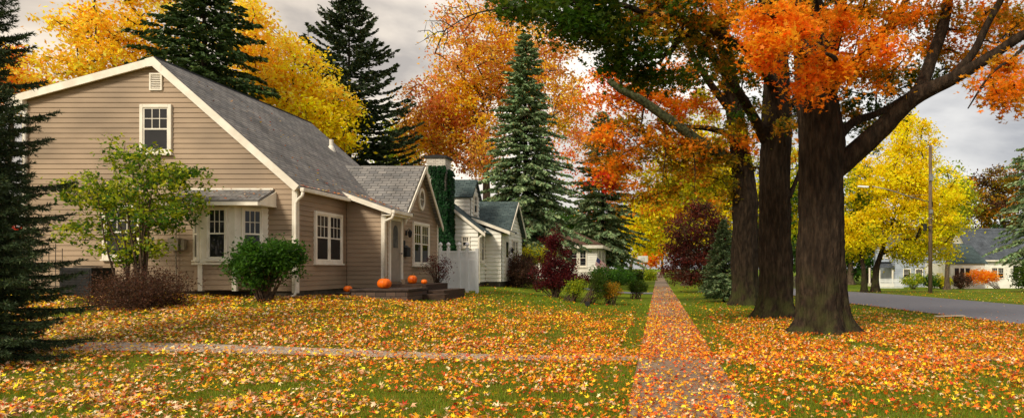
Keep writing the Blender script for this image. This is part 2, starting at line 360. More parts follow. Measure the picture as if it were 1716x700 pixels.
PAL = {
 'yellow': [c(248,196,30), c(240,176,24), c(250,208,60), c(222,160,20)],
 'gold': [c(254,206,56), c(252,194,44), c(248,178,40), c(254,216,96)],
 'lime': [c(206,196,26), c(180,184,28), c(226,200,24), c(140,150,26)],
 'sun': [c(254,222,20), c(250,208,16), c(246,214,24), c(226,200,22)],
 'orange': [c(226,126,30), c(214,104,26), c(206,88,34), c(224,148,40)],
 'rust': [c(212,140,80), c(204,118,72), c(222,158,76), c(184,136,64), c(214,176,78)],
 'flame': [c(250,146,30), c(248,124,26), c(244,158,36), c(252,168,34)],
 'olive': [c(170,132,28), c(146,128,26), c(194,130,28), c(122,118,26)],
 'amber': [c(222,142,26), c(206,136,26), c(232,130,24), c(176,132,28)],
 'dgreen': [c(56,82,20), c(68,94,22), c(48,72,18), c(86,100,24)],
 'mgreen': [c(60,100,26), c(76,116,30), c(48,84,24)],
 'lgreen': [c(158,170,38), c(132,154,34), c(182,182,40), c(108,136,32)],
 'burg': [c(98,30,34), c(76,24,30), c(116,34,34), c(58,20,26)],
 'plum': [c(104,40,34), c(92,38,32), c(120,52,36), c(70,34,30)],
 'brown': [c(88,60,48), c(74,50,40), c(104,70,50), c(84,66,48)],
 'red': [c(196,52,26), c(214,72,30), c(170,40,26)],
 'blue': [c(112,138,92), c(130,156,110), c(90,116,78), c(152,172,124), c(112,116,76)],
 'spruce': [c(56,78,38), c(66,88,42), c(46,66,34), c(80,98,46)],
 'darkspruce': [c(50,66,40), c(58,76,46), c(42,56,36), c(72,84,50)],
 'ivy': [c(28,72,34), c(36,86,40), c(22,58,28)],
}
def skeleton(mb, trunk_pts, trunk_rad, clumps, tip=.02, sides=6, seed=0, rmax=.5):
    """limbs from the trunk's upper half to every clump centre by nearest neighbour"""
    rd = random.Random(seed); nodes = []; par = []; kids = []
    tp = [Vector(p) for p in trunk_pts]
    for i, p in enumerate(tp): nodes.append(p); par.append(i-1)
    start = max(1, int(len(tp)*.35)); fixed = len(tp); ax = tp[-1]
    cl = sorted(clumps, key=lambda q: min((Vector(q)-p).length for p in tp[start:]))
    for q in cl:
        q = Vector(q); best = None; bd = 1e9
        for i in range(start, len(nodes)):
            d = q-nodes[i]; dist = d.length+max(0, nodes[i].z-q.z)*1.2
            if dist < bd: bd = dist; best = i
        p = nodes[best]; n = max(1, int(bd/.9)); prev = best
        for k in range(1, n+1):
            t = k/n; w = p.lerp(q, t)
            if k < n: w += Vector((rd.uniform(-1,1), rd.uniform(-1,1), rd.uniform(-.4,1)))*.10*(q-p).length
            nodes.append(w); par.append(prev); prev = len(nodes)-1
    rad2 = [0.0]*len(nodes); has = [False]*len(nodes)
    for i in range(len(nodes)-1, fixed-1, -1):
        if not has[i]: rad2[i] = max(rad2[i], tip**2)
        rad2[par[i]] += rad2[i]*.97; has[par[i]] = True
    for i in range(fixed, len(nodes)):
        r1 = min(rmax, math.sqrt(rad2[i])); pr = math.sqrt(rad2[par[i]]) if par[i] >= fixed else r1*1.25
        mb.tube([nodes[par[i]], nodes[i]], [min(pr, r1*1.35, rmax), r1], n=(sides if r1 > .05 else 4), cap=False)
def trunk_mesh(mb, pts, rad, n=24, flare=.0, rough=.05, seed=0):
    """gnarly trunk: rings with furrows and root flare"""
    P = []; R = []; pts = [Vector(p) for p in pts]
    for i in range(len(pts)-1):
        st = max(1, int((pts[i+1]-pts[i]).length/(.07 if n > 30 else .22)))
        for k in range(st): t = k/st; P.append(pts[i].lerp(pts[i+1], t)); R.append(rad[i]+(rad[i+1]-rad[i])*t)
    P.append(pts[-1]); R.append(rad[-1]); b = len(mb.v); z0 = pts[0].z
    for i, (p, r) in enumerate(zip(P, R)):
        h = p.z-z0
        for k in range(n):
            t = 2*math.pi*k/n; d = Vector((math.cos(t), math.sin(t), 0))
            fl = flare*(math.exp(-h/.28)*(1+.75*math.cos(5*t+seed)+.4*math.cos(3*t+seed*2))+.28*math.exp(-h/1.1)*(1+.5*math.cos(5*t+seed)))
            fur = noise.noise(Vector((d.x*3.2+seed, d.y*3.2, h*.7)))*rough*1.6+(abs(noise.noise(Vector((d.x*11, d.y*11+seed, h*1.9))))*.9+abs(noise.noise(Vector((d.x*24+3, d.y*24+seed, h*4.5))))*.55)*rough
            mb.v.append(tuple(p+d*(r*(1+fur)+fl)))
    for i in range(len(P)-1):
        for k in range(n): mb.f.append((b+i*n+k, b+i*n+(k+1) % n, b+(i+1)*n+(k+1) % n, b+(i+1)*n+k))
def sample_ell(E, n, rng, shell=.5):
    vol = np.array([e[3]*e[4]*e[5] for e in E])**.8; idx = rng.choice(len(E), n, p=vol/vol.sum())
    d = unit(rng.normal(size=(n, 3))); r = rng.random(n)**(1/3.0); r = shell+(1-shell)*r; r = np.where(rng.random(n) < .3, rng.random(n), r)
    Ea = np.array(E)[idx]; return Ea[:, :3]+d*r[:, None]*Ea[:, 3:6], idx
def deciduous(name, label, cat, base, tr, fork, ells, nclump, per, csize, lsize, pal, seed, group=None, bark='bark_light', shape='oval', pal2=None, mixf=None, flat=.45, tip=.02, open_=.5, rmax=.35, lean=(0,0)):
    rng = np.random.default_rng(seed); base = Vector(base)
    root = empty(name, base, label, cat, group)
    C, _ = sample_ell(ells, nclump, rng, open_)
    ztop = max(base.z+.5, float(np.average([e[2] for e in ells], weights=[e[3] for e in ells]))); mb = MB(); cxy = np.mean(np.array(ells)[:, :2], axis=0)
    tp = []; nseg = 7
    for i in range(nseg+1):
        t = i/nseg; z = base.z-.1+(ztop-base.z)*t; m = sm((t-.15)/.85)
        tp.append(Vector((base.x+(cxy[0]-base.x)*m*.8+math.sin(i*2.1+seed)*.12*t, base.y+(cxy[1]-base.y)*m*.8+math.cos(i*1.7+seed)*.12*t, z)))
    rr = [tr*(1-.8*i/nseg) for i in range(nseg+1)]
    trunk_mesh(mb, tp, rr, 12, tr*.5, .05, seed)
    skeleton(mb, tp, rr, [Vector(q) for q in C], tip, 5, seed, rmax)
    mb.build('trunk', M[bark], root, smooth=True)
    N = nclump*per; ci = np.repeat(np.arange(nclump), per)
    cs = csize*(.6+.8*rng.random(nclump))
    off = rng.normal(size=(N, 3))*np.array([.5, .5, .32])*cs[ci][:, None]
    # some sprays: pull offsets into a disc
    pos = C[ci]+off; pos[:, 2] -= .18*(off[:, 0]**2+off[:, 1]**2)/np.maximum(.2, cs[ci])
    sz = lsize*(.65+.7*rng.random(N)); X, Yv = leaf_axes(N, sz, rng, flat)
    palA = PAL[pal]; cidx = rng.integers(0, len(palA), nclump)
    li = np.where(rng.random(N) < .6, cidx[ci], rng.integers(0, len(palA), N)); col = tone(palA, li, rng)
    if pal2:
        pf = mixf(C) if mixf else np.full(nclump, .3); use = (rng.random(nclump) < pf)[ci]; use = use ^ (rng.random(N) < .12)
        col2 = tone(PAL[pal2], rng.integers(0, len(PAL[pal2]), N), rng); col = np.where(use[:, None], col2, col)
    col = col*(.88+.24*rng.random(nclump))[ci][:, None]
    foliage('crown', pos, X, Yv, col, shape, M['leaf'], root, curl=rng.normal(size=N)*.25)
    return root
def conifer(name, label, base, H, R, seed, pal, nbr=170, tw=26, el=3, ew=.09, elen=.30, droop=.25, up=.15, z0=.06, p=.85, group=None, tr=.2, cat='tree', irr=.25, sidek=.42, tipup=.0, topnarrow=1.0, azr=None, fl=.5):
    rng = np.random.default_rng(seed); base = Vector(base); root = empty(name, base, label, cat, group)
    mb = MB(); mb.tube([base+Vector((0,0,-.1)), base+Vector((0,0,H*.5)), base+Vector((0,0,H*.99))], [tr, tr*.6, .02], 8)
    hh = z0+(1-z0)*(np.linspace(0, 1, nbr)**1.12); hh = np.clip(hh+rng.normal(size=nbr)*.006, z0, .985)
    az = np.arange(nbr)*2.399+rng.normal(size=nbr)*.25
    if azr: az = azr[0]+(azr[1]-azr[0])*rng.random(nbr)
    Lb = R*np.clip(1-hh, .012, 1)**p*(1-irr*rng.random(nbr))
    lowf = np.clip(hh/(z0+.08), .6, 1); Lb *= lowf
    allp = []; alld = []; alls = []; allc = []
    for i in range(nbr):
        h = hh[i]*H; l = Lb[i]; d = np.array([math.cos(az[i]), math.sin(az[i]), 0]); sd_ = np.array([-d[1], d[0], 0])
        dr = droop*(1-hh[i]*1.1); u0 = up+.5*max(0, hh[i]-.6)
        def curve(t): 
            t = np.asarray(t)[:, None]
            return np.array([base.x, base.y, base.z+h])+d*l*t+np.array([0,0,1.])*l*(u0*t-dr*1.6*t**1.6+tipup*t**4)
        if l > .25:
            q = curve(np.array([0,.33,.66,1.])); mb.tube([Vector(a) for a in q], [tr*.16*(1-hh[i])+.012, .02, .012, .006], 4, cap=False)
        m = max(4, int(tw*(l/R)**.7)); t = np.sort(.12+.88*rng.random(m)**.8); P0 = curve(t); P1 = curve(np.minimum(1.02, t+.03)); T = unit(P1-P0)
        side = np.where(np.arange(m) % 2 == 0, 1, -1)[:, None]
        tl = sidek*l*(1.05-t**1.5)*(.6+.5*rng.random(m)); tl = np.clip(tl, .08*R*.5, sidek*R)
        dirn = unit(T*.75+sd_*side*(.9*rng.random((m,1))**.5)+np.array([0,0,-1.])*(droop*.5+.15*rng.random((m,1))))
        k = el
        for j in range(k):
            s = (j+.5)/k; pp = P0+dirn*(tl*s)[:, None]; allp.append(pp); alld.append(dirn); alls.append(tl/k)
            allc.append(np.full(m, rng.random()*.35+.8))
    Pn = np.concatenate(allp); D = np.concatenate(alld); S = np.concatenate(alls); cf = np.concatenate(allc)
    N = len(Pn); Pn = Pn+rng.normal(size=(N,3))*.03
    D = unit(D+rng.normal(size=(N,3))*.28); ln = np.maximum(elen*.7, S*1.5)*(.7+.6*rng.random(N))
    nrm = unit(rng.normal(size=(N,3))*(1-fl)+np.array([0,0,1.])*fl); X = unit(np.cross(D, nrm))
    col = tone(PAL[pal], rng.integers(0, len(PAL[pal]), N), rng, .2)*cf[:, None]
    foliage('crown', Pn, X*(ew*(.7+.6*rng.random(N)))[:, None], D*ln[:, None], col, 'needle', M['needle'], root)
    mb.build('trunk', M['bark_dark'], root, smooth=True)
    return root
def bush(name, label, cat, base, ells, N, lsize, pal, seed, group=None, stems=8, shell=.55, shape='oval', flat=.3, stemr=.02, nclump=60, spread=.3, csz=.22, bark='twig', part='foliage'):
    rng = np.random.default_rng(seed); base = Vector(base); root = empty(name, base, label, cat, group)
    C, _ = sample_ell(ells, nclump, rng, shell); C[:, 2] = np.maximum(C[:, 2], base.z+.05)
    mb = MB(); rd = random.Random(seed)
    for i in range(stems*3):
        q = Vector(C[i % nclump]); p = base+Vector((rd.uniform(-1,1)*spread, rd.uniform(-1,1)*spread, -.05)); m = p.lerp(q, .5)+Vector((rd.uniform(-1,1), rd.uniform(-1,1), .6))*.08*(q-p).length
        mb.tube([p, m, q], [stemr, stemr*.7, stemr*.3], 5, cap=False)
    mb.build('stems', M[bark], root, smooth=True)
    ci = rng.integers(0, nclump, N); pos = C[ci]+rng.normal(size=(N,3))*csz*np.array([1,1,.8]); pos[:, 2] = np.maximum(pos[:, 2], base.z+.01)
    X, Yv = leaf_axes(N, lsize*(.6+.8*rng.random(N)), rng, flat)
    col = tone(PAL[pal], rng.integers(0, len(PAL[pal]), N), rng, .2)*(.85+.3*rng.random(nclump))[ci][:, None]
    foliage(part, pos, X, Yv, col, shape, M['leaf'], root, curl=rng.normal(size=N)*.3)
    return root

# ------------------------------------------------------------------ building machinery
UX = Vector((1,0,0)); UY = Vector((0,1,0)); Z = Vector((0,0,1))
def extents(poly, z):
    us = []
    for (a, b) in zip(poly, poly[1:]+poly[:1]):
        if abs(a[1]-b[1]) < 1e-9:
            if abs(a[1]-z) < 1e-6: us += [a[0], b[0]]
        elif min(a[1], b[1])-1e-9 <= z <= max(a[1], b[1])+1e-9:
            t = (z-a[1])/(b[1]-a[1]); us.append(a[0]+(b[0]-a[0])*t)
    return (min(us), max(us)) if us else None
def siding_wall(name, o, u, n, poly, e, mt, parent, butt=None, thick=.14):
    butt = butt or (.024 if e < .15 else .045)
    """lapped boards filling a convex polygon (u, z), on a solid backing"""
    mb = MB(); z0 = min(p[1] for p in poly); z1 = max(p[1] for p in poly)
    fr = [o+u*a+Z*b for a, b in poly]; bk = [p-n*thick for p in fr]
    mb.face(fr); mb.face(bk[::-1])
    for i in range(len(fr)): j = (i+1) % len(fr); mb.face([fr[i], bk[i], bk[j], fr[j]])
    rows = int(math.ceil((z1-z0)/e)); rd = random.Random(len(name)+rows)
    for r in range(rows):
        za = z0+r*e; zb = min(z1-1e-4, za+e); ea = extents(poly, za+1e-5); eb = extents(poly, zb)
        if not ea or not eb: continue
        wv = rd.uniform(-.002, .002); A = lambda t, z, d: o+u*t+n*d+Z*z
        mb.face([A(ea[0], za, butt+wv), A(ea[1], za, butt+wv), A(eb[1], zb, .004), A(eb[0], zb, .004)])
        mb.face([A(ea[1], za, butt+wv), A(ea[0], za, butt+wv), A(ea[0], za, .001), A(ea[1], za, .001)])
    return mb.build(name, mt, parent)
def slab(name, pts, up, mt, parent, th=.1, trim=None):
    """roof slope: pts[0], pts[1] along the eave; shingle uv in metres"""
    pts = [Vector(p) for p in pts]; uu = (pts[1]-pts[0]).normalized(); nrm = uu.cross(pts[-1]-pts[0]).normalized()
    if nrm.z < 0: nrm = -nrm
    vv = nrm.cross(uu).normalized()
    if vv.z < 0: vv = -vv
    uv = [((p-pts[0]).dot(uu), (p-pts[0]).dot(vv)) for p in pts]
    mb = MB(); lo = [p-nrm*th for p in pts]; mb.face(pts, uv); mb.face(lo[::-1], uv[::-1])
    for i in range(len(pts)): j = (i+1) % len(pts); mb.face([pts[i], lo[i], lo[j], pts[j]], [(0,0),(0,th),(.1,th),(.1,0)])
    return mb.build(name, mt, parent)
def window(parent, o, u, n, w, h, cols=3, rows=2, double=1, trim=.09, kind='hung', lower=False, mt=None, blind=None, shutters=None):
    """o = lower left of outer trim in the wall plane; double = number of sashes side by side"""
    mb = MB(); T = mt or M['trim']; d0, d1 = -.03, .06
    mb.bb(o, u, n, 0, trim, d0, d1, 0, h); mb.bb(o, u, n, w-trim, w, d0, d1, 0, h)
    mb.bb(o, u, n, trim, w-trim, d0, d1, h-trim, h); mb.bb(o, u, n, trim, w-trim, d0, d1, 0, trim)
    mb.bb(o, u, n, -.03, w+.03, d0, d1+.035, -.05, -.002)
    iw = (w-2*trim)/double
    for k in range(1, double): mb.bb(o, u, n, trim+iw*k-.045, trim+iw*k+.045, d0, d1-.008, trim, h-trim)
    f = mb.build('window', T, parent, bevel=.006)
    s = MB(); g = MB(); m = MB()
    for k in range(double):
        a0 = trim+iw*k+(.045 if k else 0); a1 = trim+iw*(k+1)-(.045 if k < double-1 else 0); b0 = trim; b1 = h-trim; mid = (b0+b1)/2; r = .035
        for (p0, p1, q0, q1) in ((a0,a0+r,b0,b1),(a1-r,a1,b0,b1),(a0+r,a1-r,b0,b0+r),(a0+r,a1-r,b1-r,b1),(a0+r,a1-r,mid-.02,mid+.02)):
            s.bb(o, u, n, p0, p1, d0, .038, q0, q1)
        g.bb(o, u, n, a0+r, a1-r, d0, .024, b0+r, b1-r)
        for part, (lo, hi) in (('u', (mid+.02, b1-r)), ('l', (b0+r, mid-.02))):
            if part == 'l' and not lower: continue
            for cc in range(1, cols): x = a0+r+(a1-a0-2*r)*cc/cols; m.bb(o, u, n, x-.009, x+.009, .0245, .033, lo, hi)
            for rr in range(1, rows): z = lo+(hi-lo)*rr/rows; m.bb(o, u, n, a0+r, a1-r, .0245, .031, z-.009, z+.009)
    s.build('sash', T, f); g.build('pane', M['glass'], f)
    if m.f: m.build('muntins', T, f)
    return f
def shift_children(root): pass

# ================================================================== TAN HOUSE
HX, HY = -10.1, 18.33
tan = empty('house', (-13.9, 22, .8), 'tan clapboard house with grey shingle roof and white trim, pumpkins on its stoop', 'house')
SB = .98
gp = [(-17.7, SB), (-10.1, SB), (-10.1, 4.0), (-13.97, 7.3), (-17.7, 6.30)]
siding_wall('wall', Vector((0, HY, 0)), UX, -UY, gp, .142, M['siding'], tan)
siding_wall('wall', Vector((HX, 0, 0)), UY, UX, [(HY+.001, SB), (21.25, SB), (21.25, 3.98), (HY+.001, 3.98)], .142, M['siding'], tan)
siding_wall('wall', Vector((0, 21.25, 0)), UX, -UY, [(HX+.03, SB), (-8.85, SB), (-8.85, 3.42), (HX+.03, 3.93)], .142, M['siding'], tan)
siding_wall('wall', Vector((-8.85, 0, 0)), UY, UX, [(21.251, SB), (22.6, SB), (22.6, 3.42), (21.251, 3.42)], .142, M['siding'], tan)
siding_wall('wall', Vector((-8.852, 0, 0)), UY, UX, [(22.6, SB), (26.3, SB), (26.3, 3.34), (24.45, 5.28), (22.6, 3.34)], .142, M['siding'], tan)
siding_wall('wall', Vector((0, 26.3, 0)), -UX, UY, [(8.86, SB), (17.7, SB), (17.7, 6.3), (13.97, 7.3), (10.1, 3.9), (8.86, 3.3)], .142, M['siding'], tan)
siding_wall('wall', Vector((-17.7, 0, 0)), -UY, -UX, [(-26.3, SB), (-HY, SB), (-HY, 6.28), (-26.3, 6.28)], .142, M['siding'], tan)
mb = MB(); mb.box(-17.65, -10.15, HY+.05, 26.2, .3, SB); mb.box(-10.15, -8.92, 21.3, 26.2, .3, SB)
mb.build('foundation', M['foundation'], tan)
rs = .878; RZ = 7.46
rz = lambda x: RZ-rs*(x+13.97)
slab('roof', [(-9.9, 18.18, rz(-9.9)), (-9.9, 26.42, rz(-9.9)), (-13.97, 26.42, RZ), (-13.97, 18.18, RZ)], 1, M['roof'], tan, .1)
lz = lambda x: RZ-.268*(-13.97-x)
slab('roof', [(-17.95, 26.42, lz(-17.95)), (-17.95, 18.18, lz(-17.95)), (-13.972, 18.18, RZ-.001), (-13.972, 26.42, RZ-.001)], 1, M['roof'], tan, .1)
# rake boards
mb = MB()
def rake(mb, x0, z0, x1, z1, y, w=.2, t=.05, drop=.13):
    p = Vector((x0, y, z0-drop)); q = Vector((x1, y, z1-drop)); mb.beam(p, q, t, w, up=UY.cross((q-p).normalized()))
for (xa, za, xb, zb) in ((-13.97, RZ, -9.93, rz(-9.93)), (-17.93, lz(-17.93), -13.975, RZ)):
    d = Vector((xb-xa, 0, zb-za)).normalized(); nn_ = Vector((-d.z, 0, d.x)); a = Vector((xa, 18.155, za)); b_ = Vector((xb, 18.155, zb))
    P = [a-nn_*.22, b_-nn_*.22, b_-nn_*.02, a-nn_*.02]; mb.hexa([*(p for p in P), *(p+UY*.05 for p in P)][:8])
    P2 = [a-nn_*.16+UY*.05, b_-nn_*.16+UY*.05, b_-nn_*.12+UY*.05, a-nn_*.12+UY*.05]; mb.hexa([*P2, *(p+UY*.12 for p in P2)])
mb.face([(-14.2,18.149,RZ-.28),(-13.97,18.149,RZ-.26),(-13.75,18.149,RZ-.40),(-13.75,18.149,RZ-.2),(-13.97,18.149,RZ-.002),(-14.2,18.149,RZ-.065)])
mb.build('rake_board', M['trim'], tan)
mb = MB(); mb.bb(Vector((0,HY,0)), UX, -UY, -10.21, -10.095, -.01, .035, SB-.06, 3.86); mb.bb(Vector((HX,0,0)), UY, UX, HY-.035, HY+.08, .002, .035, SB-.06, 3.86); mb.build('corner_board', M['trim'], tan)
mb = MB(); mb.bb(Vector((0,HY,0)), UX, -UY, -17.72, -17.6, -.01, .035, SB-.06, 6.2); mb.build('corner_board', M['trim'], tan)
mb = MB(); mb.bb(Vector((0,21.25,0)), UX, -UY, -8.96, -8.845, -.01, .035, SB-.06, 3.46); mb.bb(Vector((-8.85,0,0)), UY, UX, 21.215, 21.33, .002, .035, SB-.06, 3.42); mb.build('corner_board', M['trim'], tan)
mb = MB(); mb.bb(Vector((-8.85,0,0)), UY, UX, 26.22, 26.33, .002, .035, SB-.06, 3.36); mb.build('corner_board', M['trim'], tan)
# gutters and downspouts
def gutter(p, q, parent):
    mb = MB(); mb.beam(p, q, .11, .11); return mb.build('gutter', M['trim'], parent, bevel=.015)
gutter((-9.86, 18.16, 3.79), (-9.86, 21.0, 3.79), tan)
mb = MB(); mb.tube([(-9.86,18.22,3.74),(-9.87,18.2,3.62),(-9.98,18.2,3.52),(-10.06,18.22,3.42),(-10.06,18.22,1.0),(-10.07,18.18,.86),(-10.2,18.05,.80),(-10.42,17.9,.76)], .042, 8); mb.build('downspout', M['trim'], tan, smooth=True)
mb = MB(); mb.tube([(-17.95,18.1,6.32),(-17.98,18.1,6.12),(-17.85,18.2,5.98),(-17.62,18.24,5.96),(-17.62,18.24,1.1)], .045, 8); mb.build('downspout', M['trim'], tan, smooth=True)
mb = MB(); mb.box(-18.05, -17.6, 18.16, 18.3, 6.1, 6.3); mb.build('eave_return', M['trim'], tan)
# wing: low shed over the entry + front gable
slab('roof', [(-8.55, 20.95, 3.52), (-8.55, 23.0, 3.52), (-10.6, 23.0, 4.26), (-10.6, 20.95, 4.26)], 1, M['roof'], tan, .09)
GR = 5.42; gs = 1.06
slab('roof', [(-11.9, 24.4-1.95, GR-gs*1.95), (-8.68, 24.4-1.95, GR-gs*1.95), (-8.68, 24.4, GR), (-11.9, 24.4, GR)], 1, M['roof'], tan, .09)
slab('roof', [(-8.68, 24.402+2.0, GR-gs*2.0), (-11.9, 24.402+2.0, GR-gs*2.0), (-11.9, 24.402, GR-.001), (-8.68, 24.402, GR-.001)], 1, M['roof'], tan, .09)
mb = MB()
a = Vector((-8.52, 20.925, 3.50)); b_ = Vector((-10.2, 20.925, 4.10)); P = [a-Z*.17, b_-Z*.17, b_-Z*.01, a-Z*.01]; mb.hexa([*P, *(p+UY*.05 for p in P)])
mb.box(-8.56, -8.5, 20.98, 22.5, 3.30, 3.46); mb.box(-8.84, -8.56, 20.98, 22.5, 3.30, 3.33)
for s in (-1, 1):
    a = Vector((-8.66, 24.4, GR-.03)); b_ = Vector((-8.66, 24.4+s*1.98, GR-gs*1.98-.03)); P = [a-Z*.2, b_-Z*.2, b_-Z*.02, a-Z*.02]; mb.hexa([*P, *(p+UX*.04 for p in P)])
mb.build('rake_board', M['trim'], tan)
gutter((-8.46, 20.93, 3.42), (-8.46, 22.5, 3.42), tan)
mb = MB(); mb.tube([(-8.46,20.98,3.36),(-8.5,20.98,3.22),(-8.72,21.05,3.14),(-8.8,21.16,3.05),(-8.8,21.16,1.0)], .045, 8); mb.build('downspout', M['trim'], tan, smooth=True)
# gable vent
mb = MB(); o = Vector((0, HY, 0)); mb.bb(o, UX, -UY, -14.17, -14.13, 0, .06, 6.56, 7.04); mb.bb(o, UX, -UY, -13.86, -13.82, 0, .06, 6.56, 7.04)
mb.bb(o, UX, -UY, -14.13, -13.86, 0, .06, 6.56, 6.60); mb.bb(o, UX, -UY, -14.13, -13.86, 0, .06, 7.0, 7.04)
for i in range(8):
    z = 6.61+i*.05; q = lambda x, d, zz: o+UX*x-UY*d+Z*zz
    mb.hexa([q(-14.13,.05,z),q(-13.86,.05,z),q(-13.86,.02,z+.03),q(-14.13,.02,z+.03),q(-14.13,.055,z+.008),q(-13.86,.055,z+.008),q(-13.86,.025,z+.038),q(-14.13,.025,z+.038)])
mb.build('gable_vent', M['trim'], tan)
# windows
window(tan, Vector((-14.43, HY-.02, 4.80)), UX, -UY, .88, 1.37)
window(tan, Vector((-15.47, HY-.02, 1.87)), UX, -UY, 1.08, 1.5)
window(tan, Vector((HX+.02, 19.22, 1.76)), UY, UX, 1.66, 1.54, double=2)
window(tan, Vector((-8.83, 23.57, 1.72)), UY, UX, 1.65, 1.58, double=2)
# oval window
def oval(parent, o, u, n, rw, rh):
    mb = MB(); N = 28
    def ring(a, d): return [o+u*(a*rw*math.cos(t))+Z*(a*rh*math.sin(t)+(0))+n*d for t in [2*math.pi*k/N for k in range(N)]]
    R = [ring(1.0, -.02), ring(1.0, .05), ring(.72, .05), ring(.72, -.01)]
    for A, B in zip(R, R[1:]):
        for k in range(N): j = (k+1) % N; mb.face([A[k], A[j], B[j], B[k]])
    f = mb.build('oval_window', M['trim'], parent); g = MB(); g.face(ring(.72, .02)); g.build('pane', M['glass'], f)
    m = MB(); m.bb(o, u, n, -.01, .01, .022, .035, -rh*.7, rh*.7); m.bb(o, u, n, -rw*.7, rw*.7, .022, .033, -.01, .01); m.build('muntins', M['trim'], f)
oval(tan, Vector((-8.83, 24.45, 4.18)), UY, UX, .3, .42)
# door
dO = Vector((-8.85, 0, 0))
mb = MB(); mb.bb(dO, UY, UX, 21.46, 21.56, .0, .08, 1.15, 3.3); mb.bb(dO, UY, UX, 22.44, 22.58, .0, .08, 1.15, 3.3); mb.bb(dO, UY, UX, 21.56, 22.44, 0, .08, 3.2, 3.3); mb.build('door_frame', M['trim'], tan)
mb = MB(); mb.bb(dO, UY, UX, 21.56, 22.44, .0, .045, 1.17, 3.2); d = mb.build('door', M['door'], tan)
mb = MB(); N = 14
pts = [dO+UY*(22-.2)+Z*2.3+UX*.05, dO+UY*(22+.2)+Z*2.3+UX*.05]+[dO+UY*(22+.2*math.cos(t))+Z*(2.85+.2*math.sin(t))+UX*.05 for t in [math.pi*k/N for k in range(N+1)]]
mb.face(pts); mb.build('door_glass', M['curtain'], d)
mb = MB(); mb.tube([(-8.80,22.36,2.12),(-8.74,22.36,2.12)], .012, 6); mb.lathe((-8.73,22.36,2.09), [(.001,0),(.03,.01),(.03,.05),(.001,.06)], 10); mb.build('handle', M['metal'], d)
def wall_lamp(x, y, z, parent, k=1.0):
    mb = MB(); mb.box(x+.02, x+.05, y-.05, y+.05, z-.08, z+.08); mb.tube([(x+.05,y,z+.05),(x+.12,y,z+.16),(x+.16,y,z+.10)], .01, 6)
    mb.lathe((x+.16, y, z-.16), [(.03,0),(.055,.03),(.075,.18),(.085,.19),(.03,.26),(.01,.29)], 8); mb.build('wall_lamp', M['black'], parent)
wall_lamp(-8.85, 22.98, 2.85, tan)
mb = MB(); mb.box(-8.84, -8.80, 22.75, 22.85, 2.42, 2.58); mb.build('house_bell', M['black'], tan)
mb = MB(); mb.box(-8.83, -8.68, 22.70, 23.02, 2.02, 2.34); mb.face([(-8.67,22.69,2.30),(-8.67,23.03,2.30),(-8.82,23.03,2.42),(-8.82,22.69,2.42)]); mb.build('mailbox', M['black'], tan)
# utility boxes on the gable wall
mb = MB(); mb.box(-13.55, -13.27, HY-.2, HY-.02, 2.1, 2.45); mb.box(-13.24, -13.14, HY-.14, HY-.02, 2.12, 2.42); mb.tube([(-13.4,HY-.1,2.12),(-13.4,HY-.06,1.0)], .018, 6); mb.tube([(-13.4,HY-.1,2.4),(-13.38,HY-.05,3.4),(-13.38,HY-.05,4.2)], .015, 6); mb.build('meter_box', M['box'], tan)
# vent pipe, ridge cap
mb = MB(); mb.tube([(-12.5,25.1,rz(-12.5)-.1),(-12.5,25.1,rz(-12.5)+.36)], .075, 12); mb.lathe((-12.5,25.1,rz(-12.5)-.02), [(.16,-.1),(.1,.1),(.08,.14)], 12); mb.build('roof_vent', M['trim'], tan)
mb = MB(); mb.tube([(-13.97,18.22,RZ-.01),(-13.97,26.40,RZ-.01)], .04, 6); mb.build('ridge_cap', M['roof_blue'], tan)
# bay window
by = 17.75; bz0, bz1, bz2 = 1.03, 1.77, 3.36
c0, c1_, c2_, c3_ = Vector((-12.95, HY, 0)), Vector((-12.37, by, 0)), Vector((-11.45, by, 0)), Vector((-10.87, HY, 0))
bay = MB(); P = [c0, c1_, c2_, c3_]
bay.face([p+Z*bz1 for p in P][::-1]); bay.face([p+Z*bz2 for p in P])
for a, b_ in zip(P, P[1:]): bay.face([a+Z*bz1, b_+Z*bz1, b_+Z*bz2, a+Z*bz2])
for a, b_ in zip(P, P[1:]):
    u = (b_-a).normalized(); n = Vector((u.y, -u.x, 0)); bay.bb(a, u, n, -.02, (b_-a).length+.02, -.02, .07, bz1-.06, bz1)
bo = bay.build('bay_window', M['trim'], tan)
for (a, b_) in zip(P, P[1:]):
    u = (b_-a).normalized(); n = Vector((u.y, -u.x, 0)); Lw = (b_-a).length
    siding_wall('bay_siding', a, u, n, [(0, bz0), (Lw, bz0), (Lw, bz1-.06), (0, bz1-.06)], .142, M['siding'], bo)
    ww = .56 if Lw > .85 else .52
    f = window(bo, a+u*(Lw/2-ww/2)+Z*(bz1+.07)+n*.002, u, n, ww, 1.42, trim=.05)
for q in (c1_, c2_): mb = MB(); mb.box(q.x-.06, q.x+.06, q.y-.035, q.y+.07, bz0-.03, bz1-.06); mb.build('corner_board', M['trim'], bo)
slab('roof', [(-13.2, 17.42, 3.42), (-10.62, 17.42, 3.42), (-10.72, HY-.02, 3.80), (-13.1, HY-.02, 3.80)], 1, M['roof'], bo, .05)
mb = MB(); mb.box(-13.2, -10.62, 17.40, 17.46, 3.28, 3.37); mb.box(-13.18,-10.64,17.46,HY-.02,3.30,3.34)
for x in (-13.17, -10.68): mb.hexa([(x,17.46,3.34),(x+.03,17.46,3.34),(x+.03,HY-.02,3.34),(x,HY-.02,3.34),(x,17.46,3.36),(x+.03,17.46,3.36),(x+.03,HY-.02,3.74),(x,HY-.02,3.74)])
mb.box(-13.1, -10.72, HY-.06, HY-.02, 3.79, 3.84)
mb.build('bay_eave', M['trim'], bo)

